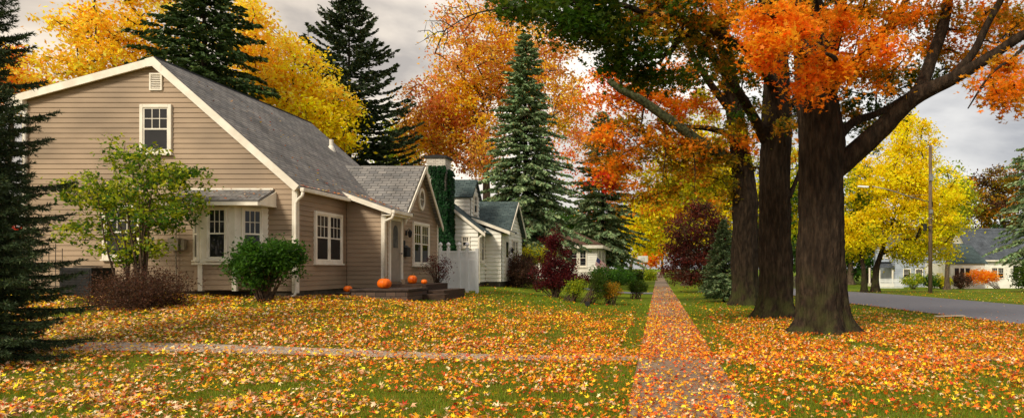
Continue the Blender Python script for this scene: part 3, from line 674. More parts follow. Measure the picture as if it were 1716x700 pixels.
# stoop, steps, pumpkins
def solid(name, boxes, mt, parent): 
    mb = MB()
    for b_ in boxes: mb.box(*b_)
    return mb.build(name, mt, parent, bevel=.012)
st = empty('stoop', (-8.3, 20.2, .6), 'low dark block stoop wall in front of the entry, large pumpkin on top', 'stoop')
solid('block_wall', [(-9.56, -9.14, 19.5, 20.4, .3, .85), (-9.13, -7.45, 19.5, 21.15, .3, .93)], M['blocks'], st)
solid('cap_slab', [(-9.6, -9.15, 19.46, 20.44, .853, .90), (-9.15, -7.41, 19.46, 21.15, .934, 1.0)], M['slab'], st)
st2 = empty('entry_steps', (-7.9, 22, .6), 'dark stepped entry terrace beside the door with small pumpkins', 'steps')
solid('landing', [(-8.80, -7.5, 21.2, 23.4, .3, 1.10)], M['timber'], st2)
solid('step', [(-7.5, -6.95, 21.3, 23.6, .3, .90)], M['timber'], st2)
solid('step', [(-8.2, -6.75, 20.75, 21.19, .3, .80)], M['timber'], st2)
def pumpkin(p, r, label, seed, sq=.82, stem=True):
    rd = random.Random(seed); p = Vector(p); root = empty('pumpkin', p, label, 'pumpkin', 'pumpkins on the stoop and steps')
    mb = MB(); nl, nr = 40, 16; ph = rd.random()*6
    for i in range(nr+1):
        v = math.pi*i/nr; 
        for k in range(nl):
            t = 2*math.pi*k/nl; rib = 1-.09*abs(math.cos(5*t+ph))**6*math.sin(v)
            rr = r*math.sin(v)**.85*rib; z = r*sq*(1-math.cos(v)*(1-.18*math.exp(-(v/.45)**2)-.1*math.exp(-((math.pi-v)/.4)**2)))
            mb.v.append((p.x+rr*math.cos(t), p.y+rr*math.sin(t), p.z+z-.1*r*sq))
    for i in range(nr):
        for k in range(nl): mb.f.append((i*nl+k, i*nl+(k+1) % nl, (i+1)*nl+(k+1) % nl, (i+1)*nl+k))
    mb.build('body', M['pumpkin'], root, smooth=True)
    s = MB(); top = p+Z*(r*sq*1.66); s.tube([top, top+Vector((.02,0,.05))*r*6, top+Vector((.09,-.02,.085))*r*6], [r*.13, r*.08, r*.09], 7); s.build('stem', M['stem'], root, smooth=True)
pumpkin((-9.36, 19.8, .90), .125, 'small pumpkin alone on the low end block of the stoop wall', 1)
pumpkin((-8.28, 19.85, 1.0), .205, 'largest pumpkin, in the middle of the stoop wall top', 2)
pumpkin((-7.98, 20.95, .80), .01, 'x', 3) if False else None
pumpkin((-8.2, 21.9, 1.10), .155, 'tall pumpkin on the upper landing near the front door', 4, 1.0)
pumpkin((-7.62, 21.0, .80), .125, 'pumpkin on the lower step in front of the purple twiggy shrub', 5)
pumpkin((-7.7, 21.6, 1.10), .10, 'smallest pumpkin tucked on the landing just behind the lower step', 6)
pot = MB(); pot.lathe((-8.3,21.45,1.10), [(.07,0),(.1,.12),(.11,.16),(.1,.16),(.09,.13)], 14); po = pot.build('flower_pot', M['walk']); tag(po, 'small plain flower pot on the landing at the foot of the door', 'flower pot')

# AC unit and trellis
ac = empty('air_conditioner', (-14.95, 17.2, .85), 'black air conditioner unit on the grass by the tan gable wall', 'air conditioner')
g0 = ground(-14.9, 17.2)
mb = MB(); mb.box(-15.38,-14.55,16.85,17.6,g0+.03,g0+.78); mb.build('casing', M['black'], ac, bevel=.02)
mb = MB()
for i in range(16): mb.box(-15.34,-14.59,16.835,16.849,g0+.1+i*.04,g0+.12+i*.04)
mb.build('grille', M['black'], ac)
mb = MB(); mb.lathe((-14.96,17.22,g0+.79), [(.3,0),(.3,.02),(.05,.035),(.01,.035)], 20); mb.build('fan_guard', M['black'], ac)
mb = MB()
for i in range(5): x = -15.75+i*.17; mb.tube([(x,16.6,g0-.02),(x,16.6,g0+1.5-.12*abs(i-2))], .008, 5)
for j in range(6): mb.tube([(-15.75,16.6,g0+.3+j*.22),(-15.07,16.6,g0+.3+j*.22)], .006, 5)
t_ = mb.build('garden_trellis', M['black']); tag(t_, 'thin dark wire trellis standing beside the air conditioner', 'trellis')

# ================================================================== vinyl privacy fence
fn = empty('privacy_fence', (-8.1, 26.45, .75), 'tall white vinyl privacy fence with finial posts between the houses', 'fence')
fb = .70
posts = [-8.78, -8.46, -8.02, -7.70, -7.3]
for i, x in enumerate(posts):
    mb = MB(); mb.box(x-.055, x+.055, 26.42, 26.53, fb-.1, fb+1.72)
    if i < 4: mb.lathe((x, 26.475, fb+1.72), [(.075,0),(.08,.03),(.035,.05),(.03,.07),(.075,.12),(.085,.16),(.06,.21),(.01,.25)], 12)
    mb.build('post', M['vinyl'], fn)
for a, b_ in zip(posts, posts[1:]):
    mb = MB(); mb.box(a+.055, b_-.055, 26.455, 26.495, fb+.05, fb+1.2); mb.box(a+.055, b_-.055, 26.44, 26.51, fb+1.2, fb+1.3); mb.box(a+.055, b_-.055, 26.44, 26.51, fb+.02, fb+.12)
    n = max(2, int((b_-a-.1)/.036))
    for k in range(n): x = a+.08+(b_-a-.16)*k/max(1, n-1); mb.box(x-.012, x+.012, 26.46, 26.49, fb+1.3, fb+1.58)
    mb.box(a+.055, b_-.055, 26.44, 26.51, fb+1.56, fb+1.62); mb.build('panel', M['vinyl'], fn)

# ================================================================== WHITE HOUSE
wh = empty('house', (-11, 35, .8), 'small white clapboard house with slate green roof and dormer behind the vinyl fence', 'house')
WS = M['white_siding']; b0 = .95
siding_wall('wall', Vector((0, 32, 0)), UX, -UY, [(-16.2, b0), (-8.78, b0), (-8.78, 3.55), (-12.45, 6.4), (-16.2, 3.55)], .2, WS, wh)
siding_wall('wall', Vector((-8.78, 0, 0)), UY, UX, [(32.001, b0), (33.3, b0), (33.3, 3.5), (32.001, 3.5)], .2, WS, wh)
siding_wall('wall', Vector((0, 33.3, 0)), UX, -UY, [(-8.75, b0), (-7.96, b0), (-7.96, 3.42), (-8.75, 3.70)], .2, WS, wh)
siding_wall('wall', Vector((-7.96, 0, 0)), UY, UX, [(33.301, b0), (38.2, b0), (38.2, 3.42), (36.2, 5.1), (34.4, 3.42), (33.301, 3.42)], .2, WS, wh)
siding_wall('wall', Vector((0, 41, 0)), -UX, UY, [(8.78, b0), (16.2, b0), (16.2, 3.5), (12.45, 6.4), (8.78, 3.5)], .2, WS, wh)
siding_wall('wall', Vector((-8.78, 0, 0)), UY, UX, [(38.2, b0), (41, b0), (41, 3.5), (38.2, 3.5)], .2, WS, wh)
siding_wall('wall', Vector((-16.2, 0, 0)), -UY, -UX, [(-41, b0), (-32, b0), (-32, 3.5), (-41, 3.5)], .2, WS, wh)
siding_wall('wall', Vector((0, 38.2, 0)), -UX, UY, [(7.97, b0), (8.78, b0), (8.78, 3.5), (7.97, 3.4)], .2, WS, wh)
mb = MB(); mb.box(-16.15,-8.83,32.05,40.9,.3,b0); mb.box(-8.83,-8.03,33.35,38.1,.3,b0); mb.build('foundation', M['foundation'], wh)
w_s = (6.55-3.35)/(12.45-8.4); wz = lambda x: 6.55-w_s*(x+12.45)
RG = M['roof_green']
slab('roof', [(-8.4, 31.8, wz(-8.4)), (-8.4, 41.2, wz(-8.4)), (-12.45, 41.2, 6.55), (-12.45, 31.8, 6.55)], 1, RG, wh)
slab('roof', [(-16.5, 41.2, wz(-8.4)), (-16.5, 31.8, wz(-8.4)), (-12.452, 31.8, 6.549), (-12.452, 41.2, 6.549)], 1, RG, wh)
slab('roof', [(-7.5, 33.1, 3.52), (-7.5, 34.9, 3.52), (-9.6, 34.9, 4.3), (-9.6, 33.1, 4.3)], 1, RG, wh)
slab('roof', [(-11.2, 34.15, 3.50), (-7.72, 34.15, 3.50), (-7.72, 36.2, 5.3), (-11.2, 36.2, 5.3)], 1, RG, wh)
slab('roof', [(-7.72, 38.3, 3.48), (-11.2, 38.3, 3.48), (-11.2, 36.202, 5.299), (-7.72, 36.202, 5.299)], 1, RG, wh)
mb = MB()
for (a, b_) in (((-12.45,31.77,6.52),(-8.38,31.77,wz(-8.38)-.02)), ((-9.4,33.07,4.2),(-7.48,33.07,3.49))):
    a = Vector(a); b_ = Vector(b_); P = [a-Z*.17, b_-Z*.17, b_-Z*.01, a-Z*.01]; mb.hexa([*P, *(p+UY*.04 for p in P)])
for s, L_ in ((-1, 2.05), (1, 2.1)):
    a = Vector((-7.70,36.2,5.27)); b_ = Vector((-7.70,36.2+s*L_,3.49)); P = [a-Z*.17, b_-Z*.17, b_-Z*.01, a-Z*.01]; mb.hexa([*P, *(p+UX*.03 for p in P)])
mb.box(-7.52,-7.46,33.1,34.2,3.34,3.48)
mb.build('rake_board', M['trim'], wh)
mb = MB(); mb.tube([(-8.4,31.9,3.4),(-8.6,31.95,3.2),(-8.72,31.93,3.1),(-8.72,31.93,.9)], .05, 6); mb.build('downspout', M['trim'], wh)
# dormer
dm = MB(); dY0, dY1, dX = 33.55, 35.1, -9.6
dz = 5.35; dp = 6.25; dmid = (dY0+dY1)/2
dor = siding_wall('dormer', Vector((dX, 0, 0)), UY, UX, [(dY0, 4.1), (dY1, 4.1), (dY1, dz), (dmid, dp-.08), (dY0, dz)], .2, WS, wh)
siding_wall('dormer_cheek', Vector((0, dY0, 0)), UX, -UY, [(-11.4, 4.2), (dX-.001, 4.2), (dX-.001, dz), (-11.4, dz)], .2, WS, dor)
siding_wall('dormer_cheek', Vector((0, dY1, 0)), -UX, UY, [(-dX+.001, 4.2), (11.4, 4.2), (11.4, dz), (-dX+.001, dz)], .2, WS, dor)
slab('dormer_roof', [(-11.9, dY0-.15, dz-.1), (dX+.15, dY0-.15, dz-.1), (dX+.15, dmid, dp), (-11.9, dmid, dp)], 1, RG, dor, .07)
slab('dormer_roof', [(dX+.15, dY1+.15, dz-.1), (-11.9, dY1+.15, dz-.1), (-11.9, dmid+.002, dp-.001), (dX+.15, dmid+.002, dp-.001)], 1, RG, dor, .07)
window(dor, Vector((dX+.02, dmid-.35, 4.42)), UY, UX, .7, 1.05)
window(wh, Vector((-9.58, 31.98, 2.62)), UX, -UY, .42, .58, cols=3, rows=2, trim=.05)
window(wh, Vector((-8.76, 32.35, 1.9)), UY, UX, .6, 1.4)
window(wh, Vector((-7.94, 35.6, 1.9)), UY, UX, 1.4, 1.3, double=2)
mb = MB(); mb.bb(Vector((-7.96,0,0)), UY, UX, 33.9, 34.8, .0, .06, 1.1, 3.2); d = mb.build('door', M['trim'], wh); mb = MB(); mb.bb(Vector((-7.96,0,0)), UY, UX, 34.1, 34.6, .06, .07, 2.2, 3.0); mb.build('door_glass', M['glass'], d)
wall_lamp(-7.96, 35.1, 2.6, wh)
mb = MB(); mb.box(-11.0,-10.1,31.15,31.98,.5,6.85); mb.build('chimney', M['chimney'], wh)
mb = MB(); mb.box(-11.07,-10.03,31.08,32.05,6.85,6.96); mb.box(-10.8,-10.3,31.35,31.8,7.0,7.03)
for x in (-10.78,-10.34):
    for y in (31.37,31.75): mb.box(x,x+.03,y,y+.03,6.96,7.0)
mb.build('chimney_cap', M['black'], wh)
# ivy
rng = np.random.default_rng(5)
iv = empty('ivy', (-10.5, 31, .8), 'dark green ivy climbing the whitewashed chimney', 'ivy')
N = 13000; zz = .7+5.75*rng.random(N)**.9; wv = .42+.28*np.clip((4.6-zz)/2, 0, 1)+.12*np.sin(zz*3)
keep_ = rng.random(N) < np.where(zz > 4.8, .55, 1)
xx_ = -10.45+(rng.random(N)*2-1)*wv+.12*np.clip((4.5-zz)/3, 0, 1); 
vine = np.abs(np.sin(xx_*14+np.sin(zz*1.7)*1.2)); keep_ &= (zz < 4.6) | (vine > .45)
pos = np.stack([xx_, 31.12-.16*rng.random(N)*(1+np.clip((4.5-zz)/3,0,1)), zz], 1)[keep_]; n_ = len(pos)
nr = unit(rng.normal(size=(n_,3))*.45+np.array([0,-1,.3])); rr_ = unit(rng.normal(size=(n_,3))); X = unit(np.cross(nr, rr_)); Y_ = np.cross(nr, X)
s_ = (.11+.06*rng.random(n_))[:, None]
foliage('leaves', pos, X*s_, Y_*s_, tone(PAL['ivy'], rng.integers(0,3,n_), rng, .2), 'oval', M['leaf'], iv)
n_ = 3500; zz = .9+5.4*rng.random(n_); pos = np.stack([-10.02+.14*rng.random(n_), 31.15+.8*rng.random(n_), zz], 1)
nr = unit(rng.normal(size=(n_,3))*.45+np.array([1,-.2,.3])); rr_ = unit(rng.normal(size=(n_,3))); X = unit(np.cross(nr, rr_)); Y_ = np.cross(nr, X)
s_ = (.11+.06*rng.random(n_))[:, None]; foliage('leaves', pos, X*s_, Y_*s_, tone(PAL['ivy'], rng.integers(0,3,n_), rng, .2), 'oval', M['leaf'], iv)
mb = MB(); rd = random.Random(3)
for i in range(9):
    x = -10.9+i*.09; mb.tube([(x+rd.uniform(-.05,.05), 31.12, .7+k*.7) for k in range(8)], .015, 4)
mb.build('stems', M['twig'], iv)

# ================================================================== third house with porch, flag, hoop
th = empty('house', (-10, 58, .8), 'white house with brown roof and glazed porch behind the red maple', 'house')
g1 = .75
siding_wall('wall', Vector((0, 55, 0)), UX, -UY, [(-16, g1), (-5.1, g1), (-5.1, 3.45), (-16, 3.45)], .2, WS, th)
siding_wall('wall', Vector((-5.1, 0, 0)), UY, UX, [(55.001, g1), (64, g1), (64, 3.45), (55.001, 3.45)], .2, WS, th)
siding_wall('wall', Vector((-16, 0, 0)), -UY, -UX, [(-64, g1), (-55, g1), (-55, 3.45), (-64, 3.45)], .2, WS, th)
siding_wall('wall', Vector((0, 64, 0)), -UX, UY, [(5.1, g1), (16, g1), (16, 3.45), (5.1, 3.45)], .2, WS, th)
ex, zr = (-16.4, -4.6, 54.5, 64.5), 5.9
ra, rb = (-11.5, 59.5, zr), (-9.5, 59.5, zr)
slab('roof', [(ex[0],ex[2],3.6),(ex[1],ex[2],3.6),rb,ra], 1, M['roof_brown'], th); slab('roof', [(ex[1],ex[2],3.6),(ex[1],ex[3],3.6),rb], 1, M['roof_brown'], th)
slab('roof', [(ex[1],ex[3],3.6),(ex[0],ex[3],3.6),ra,rb], 1, M['roof_brown'], th); slab('roof', [(ex[0],ex[3],3.6),(ex[0],ex[2],3.6),ra], 1, M['roof_brown'], th)
mb = MB(); mb.box(ex[0]-.02,ex[1]+.02,ex[2]-.04,ex[2]-.01,3.3,3.56); mb.box(ex[1]+.01,ex[1]+.04,ex[2]-.04,ex[3],3.3,3.56); mb.box(ex[0],ex[1],ex[2]-.01,ex[2]+.5,3.3,3.35); mb.build('eave', M['trim'], th)
window(th, Vector((-8.2, 54.98, 1.75)), UX, -UY, 1.5, 1.5, double=1, cols=2, rows=1); window(th, Vector((-6.65, 54.98, 1.75)), UX, -UY, .7, 1.5, cols=2, rows=1)
window(th, Vector((-5.08, 56, 1.75)), UY, UX, 1.5, 1.5); window(th, Vector((-5.08, 59, 1.75)), UY, UX, 2.4, 1.5, double=2)
mb = MB(); mb.box(-8.6, -5.0, 54.55, 54.6, 1.55, 1.62); mb.box(-8.6, -5.0, 54.55, 54.6, .85, .9)
for i in range(26): x = -8.6+i*.144; mb.box(x, x+.04, 54.56, 54.59, .9, 1.55)
mb.build('railing', M['trim'], th)
fl = empty('flag', (-4.6, 53.5, 2.0), 'small striped national flag on a slanted pole at the porch corner', 'flag')
def flagpart(name, rects, mt, off):
    mb = MB(); o = Vector((-5.0, 53.9, 2.55)); u = Vector((.62, 0, -.55)).normalized(); v = Vector((-.3,-.1,-1)).normalized()
    for a0, a1, b0_, b1_ in rects:
        K = 4
        for k in range(K):
            s0 = a0+(a1-a0)*k/K; s1 = a0+(a1-a0)*(k+1)/K; wv = lambda s: .03*math.sin(s*9)
            for sg in (1, -1):
                P = [o+u*s0+v*b0_-UY*(off*sg+wv(s0)), o+u*s1+v*b0_-UY*(off*sg+wv(s1)), o+u*s1+v*b1_-UY*(off*sg+wv(s1)), o+u*s0+v*b1_-UY*(off*sg+wv(s0))]; mb.face(P if sg > 0 else P[::-1])
    mb.build(name, mt, fl)
flagpart('stripes', [(0,1.0,i*.1,i*.1+.05) for i in range(7)], noisy('flag_red', c(178,40,48), c(160,34,42), 5, .7, 0), .004)
flagpart('field', [(0,1.0,0,.65)], noisy('flag_white', c(228,224,220), c(210,206,202), 5, .7, 0), .002)
flagpart('canton', [(0,.42,0,.35)], noisy('flag_blue', c(44,54,100), c(36,46,88), 5, .7, 0), .006)
mb = MB(); mb.tube([(-5.12,53.98,2.66),(-4.3,53.9,1.93)], .012, 6); mb.tube([(-4.96,53.9,2.5),(-5.1,55,2.0)], .012, 6); mb.build('pole', M['trim'], fl)
hp = empty('basketball_hoop', (-2.7, 115, 0), 'white basketball backboard on a pole far down beside the sidewalk', 'basketball hoop')
mb = MB(); mb.tube([(-2.7,115,0),(-2.7,115,2.3),(-2.7,114.6,2.9)], .07, 8); mb.build('pole', M['metal'], hp)
mb = MB(); mb.box(-3.6,-1.8,114.35,114.4,2.75,3.85); mb.build('backboard', M['net'], hp)
mb = MB(); mb.box(-3.0,-2.97,114.33,114.349,2.95,3.4); mb.box(-2.43,-2.4,114.33,114.349,2.95,3.4); mb.box(-3.0,-2.4,114.33,114.349,3.4,3.43); mb.build('target_square', M['metal'], hp)
mb = MB(); mb.tube([(-2.7+.23*math.cos(t),114.1+.23*math.sin(t),2.95) for t in [2*math.pi*k/16 for k in range(17)]], .015, 5); mb.build('rim', M['pumpkin'], hp)
gl = MB(); q = gat(-2.8, 26.0); gl.box(q.x-.09,q.x+.09,q.y-.06,q.y+.06,q.z+.06,q.z+.22); gl.box(q.x-.02,q.x+.02,q.y-.02,q.y+.02,q.z-.1,q.z+.06); g_ = gl.build('garden_light', M['black'], bevel=.01); tag(g_, 'small black ground light standing in the lawn beside the flower bed', 'garden light')

# ================================================================== houses across the street
gh = empty('house', (36, 95, -.9), 'grey blue two storey house across the street behind the yellow maple', 'house')
GS = M['grey_siding']; GB = -.95
siding_wall('wall', Vector((0, 92, 0)), UX, -UY, [(33.2, GB), (42.5, GB), (42.5, 4.75), (33.2, 4.75)], .25, GS, gh)
siding_wall('wall', Vector((33.2, 0, 0)), -UY, -UX, [(-101, GB), (-92.001, GB), (-92.001, 4.75), (-96.5, 7.2), (-101, 4.75)], .25, GS, gh)
siding_wall('wall', Vector((42.5, 0, 0)), UY, UX, [(92.001, GB), (101, GB), (101, 4.75), (96.5, 7.2), (92.001, 4.75)], .25, GS, gh)
siding_wall('wall', Vector((0, 101, 0)), -UX, UY, [(-42.5, GB), (-33.2, GB), (-33.2, 4.75), (-42.5, 4.75)], .25, GS, gh)
slab('roof', [(32.8,91.6,4.7),(43,91.6,4.7),(43,96.5,7.4),(32.8,96.5,7.4)], 1, M['roof_blue'], gh); slab('roof', [(43,101.4,4.7),(32.8,101.4,4.7),(32.8,96.502,7.399),(43,96.502,7.399)], 1, M['roof_blue'], gh)
for x in (34.3, 36.0, 38.0, 40.0):
    window(gh, Vector((x, 91.98, 3.0)), UX, -UY, 1.1, 1.4); window(gh, Vector((x, 91.98, .2)), UX, -UY, 1.1, 1.4)
po_ = MB(); po_.box(31.0,33.19,92.3,97,-.95,-.5); pr = po_.build('porch', M['trim'], gh)
mb = MB()
for x, y in ((31.15,92.45),(33.0,92.45),(31.15,96.8)): mb.box(x-.1,x+.1,y-.1,y+.1,-.5,1.75)
mb.build('porch_posts', M['trim'], pr)
slab('porch_roof', [(30.6,92.0,1.8),(33.19,92.0,1.8),(33.19,95,2.9),(31.2,95,2.9)], 1, M['roof_blue'], pr)
siding_wall('upper_room', Vector((0, 93.2, 0)), UX, -UY, [(30.9,2.6),(33.18,2.6),(33.18,4.7),(30.9,4.7)], .25, GS, pr)
window(pr, Vector((31.3, 93.17, 3.1)), UX, -UY, .65, 1.2); window(pr, Vector((32.2, 93.17, 3.1)), UX, -UY, .65, 1.2)
wh2 = empty('house', (45, 88, -.9), 'low white house with dark roof and black shutters at the right across the street', 'house')
siding_wall('wall', Vector((0, 86, 0)), UX, -UY, [(41.6, GB), (54, GB), (54, 2.75), (41.6, 2.75)], .25, WS, wh2)
siding_wall('wall', Vector((41.6, 0, 0)), -UY, -UX, [(-96, GB), (-86.001, GB), (-86.001, 2.75), (-91, 7.0), (-96, 2.75)], .25, WS, wh2)
siding_wall('wall', Vector((54, 0, 0)), UY, UX, [(86.001, GB), (96, GB), (96, 2.75), (91, 7.0), (86.001, 2.75)], .25, WS, wh2)
siding_wall('wall', Vector((0, 96, 0)), -UX, UY, [(-54, GB), (-41.6, GB), (-41.6, 2.75), (-54, 2.75)], .25, WS, wh2)
slab('roof', [(41.2,85.6,2.75),(54.4,85.6,2.75),(54.4,91,7.2),(41.2,91,7.2)], 1, M['roof_blue'], wh2); slab('roof', [(54.4,96.4,2.75),(41.2,96.4,2.75),(41.2,91.002,7.199),(54.4,91.002,7.199)], 1, M['roof_blue'], wh2)
mb = MB(); mb.box(41.2,54.4,85.52,85.59,2.55,2.74); mb.build('eave', M['trim'], wh2)
siding_wall('bay_front', Vector((0, 83.6, 0)), UX, -UY, [(37.2, GB), (41.58, GB), (41.58, 2.3), (37.2, 2.3)], .25, WS, wh2)
siding_wall('bay_front', Vector((37.2, 0, 0)), -UY, -UX, [(-91.5, GB), (-83.601, GB), (-83.601, 2.3), (-91.5, 2.3)], .25, WS, wh2)
siding_wall('bay_front', Vector((41.58, 0, 0)), UY, UX, [(83.601, GB), (86, GB), (86, 2.3), (83.601, 2.3)], .25, WS, wh2)
slab('roof', [(36.9,83.3,2.3),(41.9,83.3,2.3),(41.9,88.5,5.0),(36.9,88.5,5.0)], 1, M['roof_green'], wh2)
window(wh2, Vector((37.6, 83.57, -.4)), UX, -UY, 2.2, 2.2, double=3, cols=1, rows=1); window(wh2, Vector((43.6, 85.97, .3)), UX, -UY, 1.7, 1.5, double=2)
window(wh2, Vector((47.2, 85.97, .1)), UX, -UY, 1.8, 1.9, double=2, lower=True)
mb = MB()
for x in (46.5, 49.1): mb.box(x, x+.6, 85.93, 85.975, .1, 2.0)
mb.build('shutters', M['black'], wh2)
pf = empty('picket_fence', (28.5, 84, -.9), 'white picket fence at the left of the grey blue house', 'fence')
mb = MB()
for i in range(24): x = 27.6+i*.16; mb.box(x, x+.09, 84, 84.03, -.9, .35); 
mb.build('pickets', M['vinyl'], pf); mb = MB(); mb.box(27.5,31.5,84.03,84.08,-.5,-.4); mb.box(27.5,31.5,84.03,84.08,0,.1); mb.build('rails', M['vinyl'], pf)
pf = empty('board_fence', (20, 88, -.9), 'grey board fence in shade beyond the yellow maple', 'fence')
mb = MB()
for i in range(34): x = 13+i*.35; mb.box(x, x+.3, 88, 88.04, -.9, .6)
mb.build('boards', M['foundation'], pf)

# utility pole, street lamp arm, wires
up_ = empty('utility_pole', gat(19.9, 48), 'tall weathered wooden utility pole with street lamp arm by the road', 'utility pole')
mb = MB(); mb.tube([(19.9,48,-.5),(19.9,48,10.6)], [.15,.11], 12); mb.build('post', M['pole'], up_, smooth=True)
mb = MB(); A0 = at(1556,338,48); mb.tube([A0, at(1520,328,47.9), at(1490,318,47.8), at(1462,312,47.7)], .035, 8); mb.tube([at(1556,326,48), at(1520,328,47.9)], .012, 6); arm = mb.build('lamp_arm', M['metal'], up_, smooth=True)
mb = MB(); q = at(1446,313,47.7); mb.hexa([q+Vector(v) for v in ((-.4,-.1,-.02),(.4,-.08,-.08),(.4,.08,-.08),(-.4,.1,-.02),(-.35,-.06,.1),(.45,-.05,.06),(.45,.05,.06),(-.35,.06,.1))]); mb.build('lamp_head', M['net'], arm, bevel=.03)
mb = MB(); q = at(1550,380,47.7); mb.lathe(q-Z*.3, [(.01,0),(.14,.03),(.14,.5),(.01,.55)], 10); mb.box(q.x,q.x+.35,q.y-.02,q.y+.3,q.z-.05,q.z); mb.build('bracket', M['black'], up_)
mb = MB(); mb.box(19.75,20.05,47.82,47.87,8.0,8.5); mb.box(19.76,20.02,47.82,47.87,5.6,5.9); mb.build('insulator_plate', M['metal'], up_)
def wire(p, q, sag, label):
    p = Vector(p); q = Vector(q); mb = MB(); mb.tube([p.lerp(q, t/20)-Z*(sag*4*(t/20)*(1-t/20)) for t in range(21)], .016, 4)
    o = mb.build('overhead_wire', M['black']); tag(o, label, 'wire')
wire(at(1558,356,48), at(1800,350,38), .4, 'upper thin black wire running right from the utility pole')
wire(at(1558,370,48), at(1800,372,38), .6, 'lower thin black wire running right from the utility pole')
wire(at(1558,345,48), at(1250,370,110), .6, 'thin wire running left from the utility pole behind the maples')

# ================================================================== FRONT MAPLES
def spray_crown(root, regs, seed, lsize=.15, shape='maple', disc=.42, per=92):
    """regs: (px, py, Y, half width px, half height px, half depth m, sprays, palette, palette2, share2)"""
    rng = np.random.default_rng(seed); PP = []; XX = []; YY = []; CC = []; cents = []
    for (px, py, Y, hw, hh_, hd, n, pa, pb, sh) in regs:
        for _ in range(n):
            d = rng.normal(size=3); d = d/np.linalg.norm(d)*rng.random()**.4
            q = at(px+d[0]*hw, py+d[2]*hh_, Y+d[1]*hd); cents.append(q.copy())
            r = disc*(.55+.9*rng.random()); m = int(per*(.6+.8*rng.random()))
            nrm = unit(np.array([rng.normal()*.28, rng.normal()*.28, 1.0])); e1 = unit(np.cross(nrm, [1, .2, 0])); e2 = np.cross(nrm, e1)
            th_ = rng.random(m)*6.283; rr = r*rng.random(m)**.6; lob = 1+.35*np.sin(3*th_+rng.random()*6)
            pos = np.array(q)+(e1*(np.cos(th_)*rr*lob)[:, None]+e2*(np.sin(th_)*rr*lob)[:, None])+nrm*(rng.normal(size=m)*.07*1.4)[:, None]
            pos[:, 2] -= .35*rr**2/r
            s = lsize*(.6+.75*rng.random(m)); X, Y_ = leaf_axes(m, s, rng, .62)
            pal = PAL[pb] if rng.random() < sh else PAL[pa]; base = rng.integers(0, len(pal))
            idx = np.where(rng.random(m) < .55, base, rng.integers(0, len(pal), m)); col = tone(pal, idx, rng, .14)*(.85+.3*rng.random())
            PP.append(pos); XX.append(X); YY.append(Y_); CC.append(col)
    P = np.concatenate(PP); foliage('crown', P, np.concatenate(XX), np.concatenate(YY), np.concatenate(CC), shape, M['leaf'], root, curl=rng.normal(size=len(P))*.35)
    return cents
def upper(rng, cx, cy, cz, rx, ry, rz_, n):      # clump centres of the crown above the picture
    d = unit(rng.normal(size=(n, 3))); r = (.45+.55*rng.random((n, 1))); return np.array([cx, cy, cz])+d*r*np.array([rx, ry, rz_])
def canopy_top(root, cx, cy, cz, rx, ry, rz_, n, per, pal, seed):
    rng = np.random.default_rng(seed); C = upper(rng, cx, cy, cz, rx, ry, rz_, n); C = C[C[:, 2]-EYE > (450+15)/F*C[:, 1]*1.0]; n = len(C)
    ci = np.repeat(np.arange(n), per); N = n*per; pos = C[ci]+rng.normal(size=(N,3))*np.array([.5,.5,.25])*1.0
    X, Y_ = leaf_axes(N, .2*(.7+.6*rng.random(N)), rng, .5); col = tone(PAL[pal], rng.integers(0, len(PAL[pal]), N), rng)
    foliage('upper_crown', pos, X, Y_, col, 'oval', M['leaf'], root); return [Vector(q) for q in C[::3]]
def limbpath(mb, pts, rad, n=10, seed=0):
    P = []; R = []; pts = [Vector(p) for p in pts]
    for i in range(len(pts)-1):    # catmull-rom
        p0 = pts[max(0,i-1)]; p1 = pts[i]; p2 = pts[i+1]; p3 = pts[min(len(pts)-1,i+2)]
        for k in range(5):
            t = k/5; P.append(.5*((2*p1)+(p2-p0)*t+(2*p0-5*p1+4*p2-p3)*t*t+(3*p1-p0-3*p2+p3)*t**3)); R.append(rad[i]+(rad[i+1]-rad[i])*t)
    P.append(pts[-1]); R.append(rad[-1])
    R = [r*(1+.12*noise.noise(Vector((i*.7+seed, seed, 0)))) for i, r in enumerate(R)]
    mb.tube(P, R, n); return P
def twigs_to(mb, limbs, cents, seed, tip=.014):
    """attach spray centres to the limb points by nearest neighbour"""
    rd = random.Random(seed); nodes = [p for l in limbs for p in l]
    cents = sorted(cents, key=lambda q: min((q-p).length for p in nodes))
    rads = [None]*len(nodes)
    for q in cents:
        bi = min(range(len(nodes)), key=lambda i: (q-nodes[i]).length+max(0, nodes[i].z-q.z)*.6); p = nodes[bi]; L_ = (q-p).length
        if L_ < .15: continue
        m = p.lerp(q, .5)+Vector((rd.uniform(-1,1), rd.uniform(-1,1), rd.uniform(-.2,.9)))*.12*L_
        r = min(.06, .012+.012*L_); mb.tube([p, m, q], [r*1.3, r, tip*.7], 5, cap=False); nodes += [m, q]
# --- maple 1 (nearest)
m1 = empty('maple_tree', (4.1, 16.4, 0), 'nearest thick-trunked maple on the verge, heavy limb reaching right over the road', 'tree', 'big maples in line on the verge')
mb = MB(); Y1 = 16.4
T1 = [(4.1,Y1,-.08), at(1376,500,Y1), at(1376,400,Y1), at(1376,300,Y1), at(1375,235,Y1), at(1368,160,Y1), at(1360,80,Y1), at(1352,0,Y1), at(1345,-150,Y1+.5), at(1350,-320,Y1+.6)]
trunk_mesh(mb, T1, [.57,.56,.525,.52,.53,.48,.42,.35,.26,.1], 150, .30, .10, 1)
lm = []
lm.append(limbpath(mb, [at(1378,300,Y1), at(1425,262,Y1-.1), at(1478,215,Y1-.3), at(1530,165,Y1-.6), at(1600,130,Y1-1.0), at(1660,95,Y1-1.3), at(1730,50,Y1-1.6), at(1850,0,Y1-1.9)], [.30,.27,.24,.20,.155,.12,.10,.05], 14, 1))
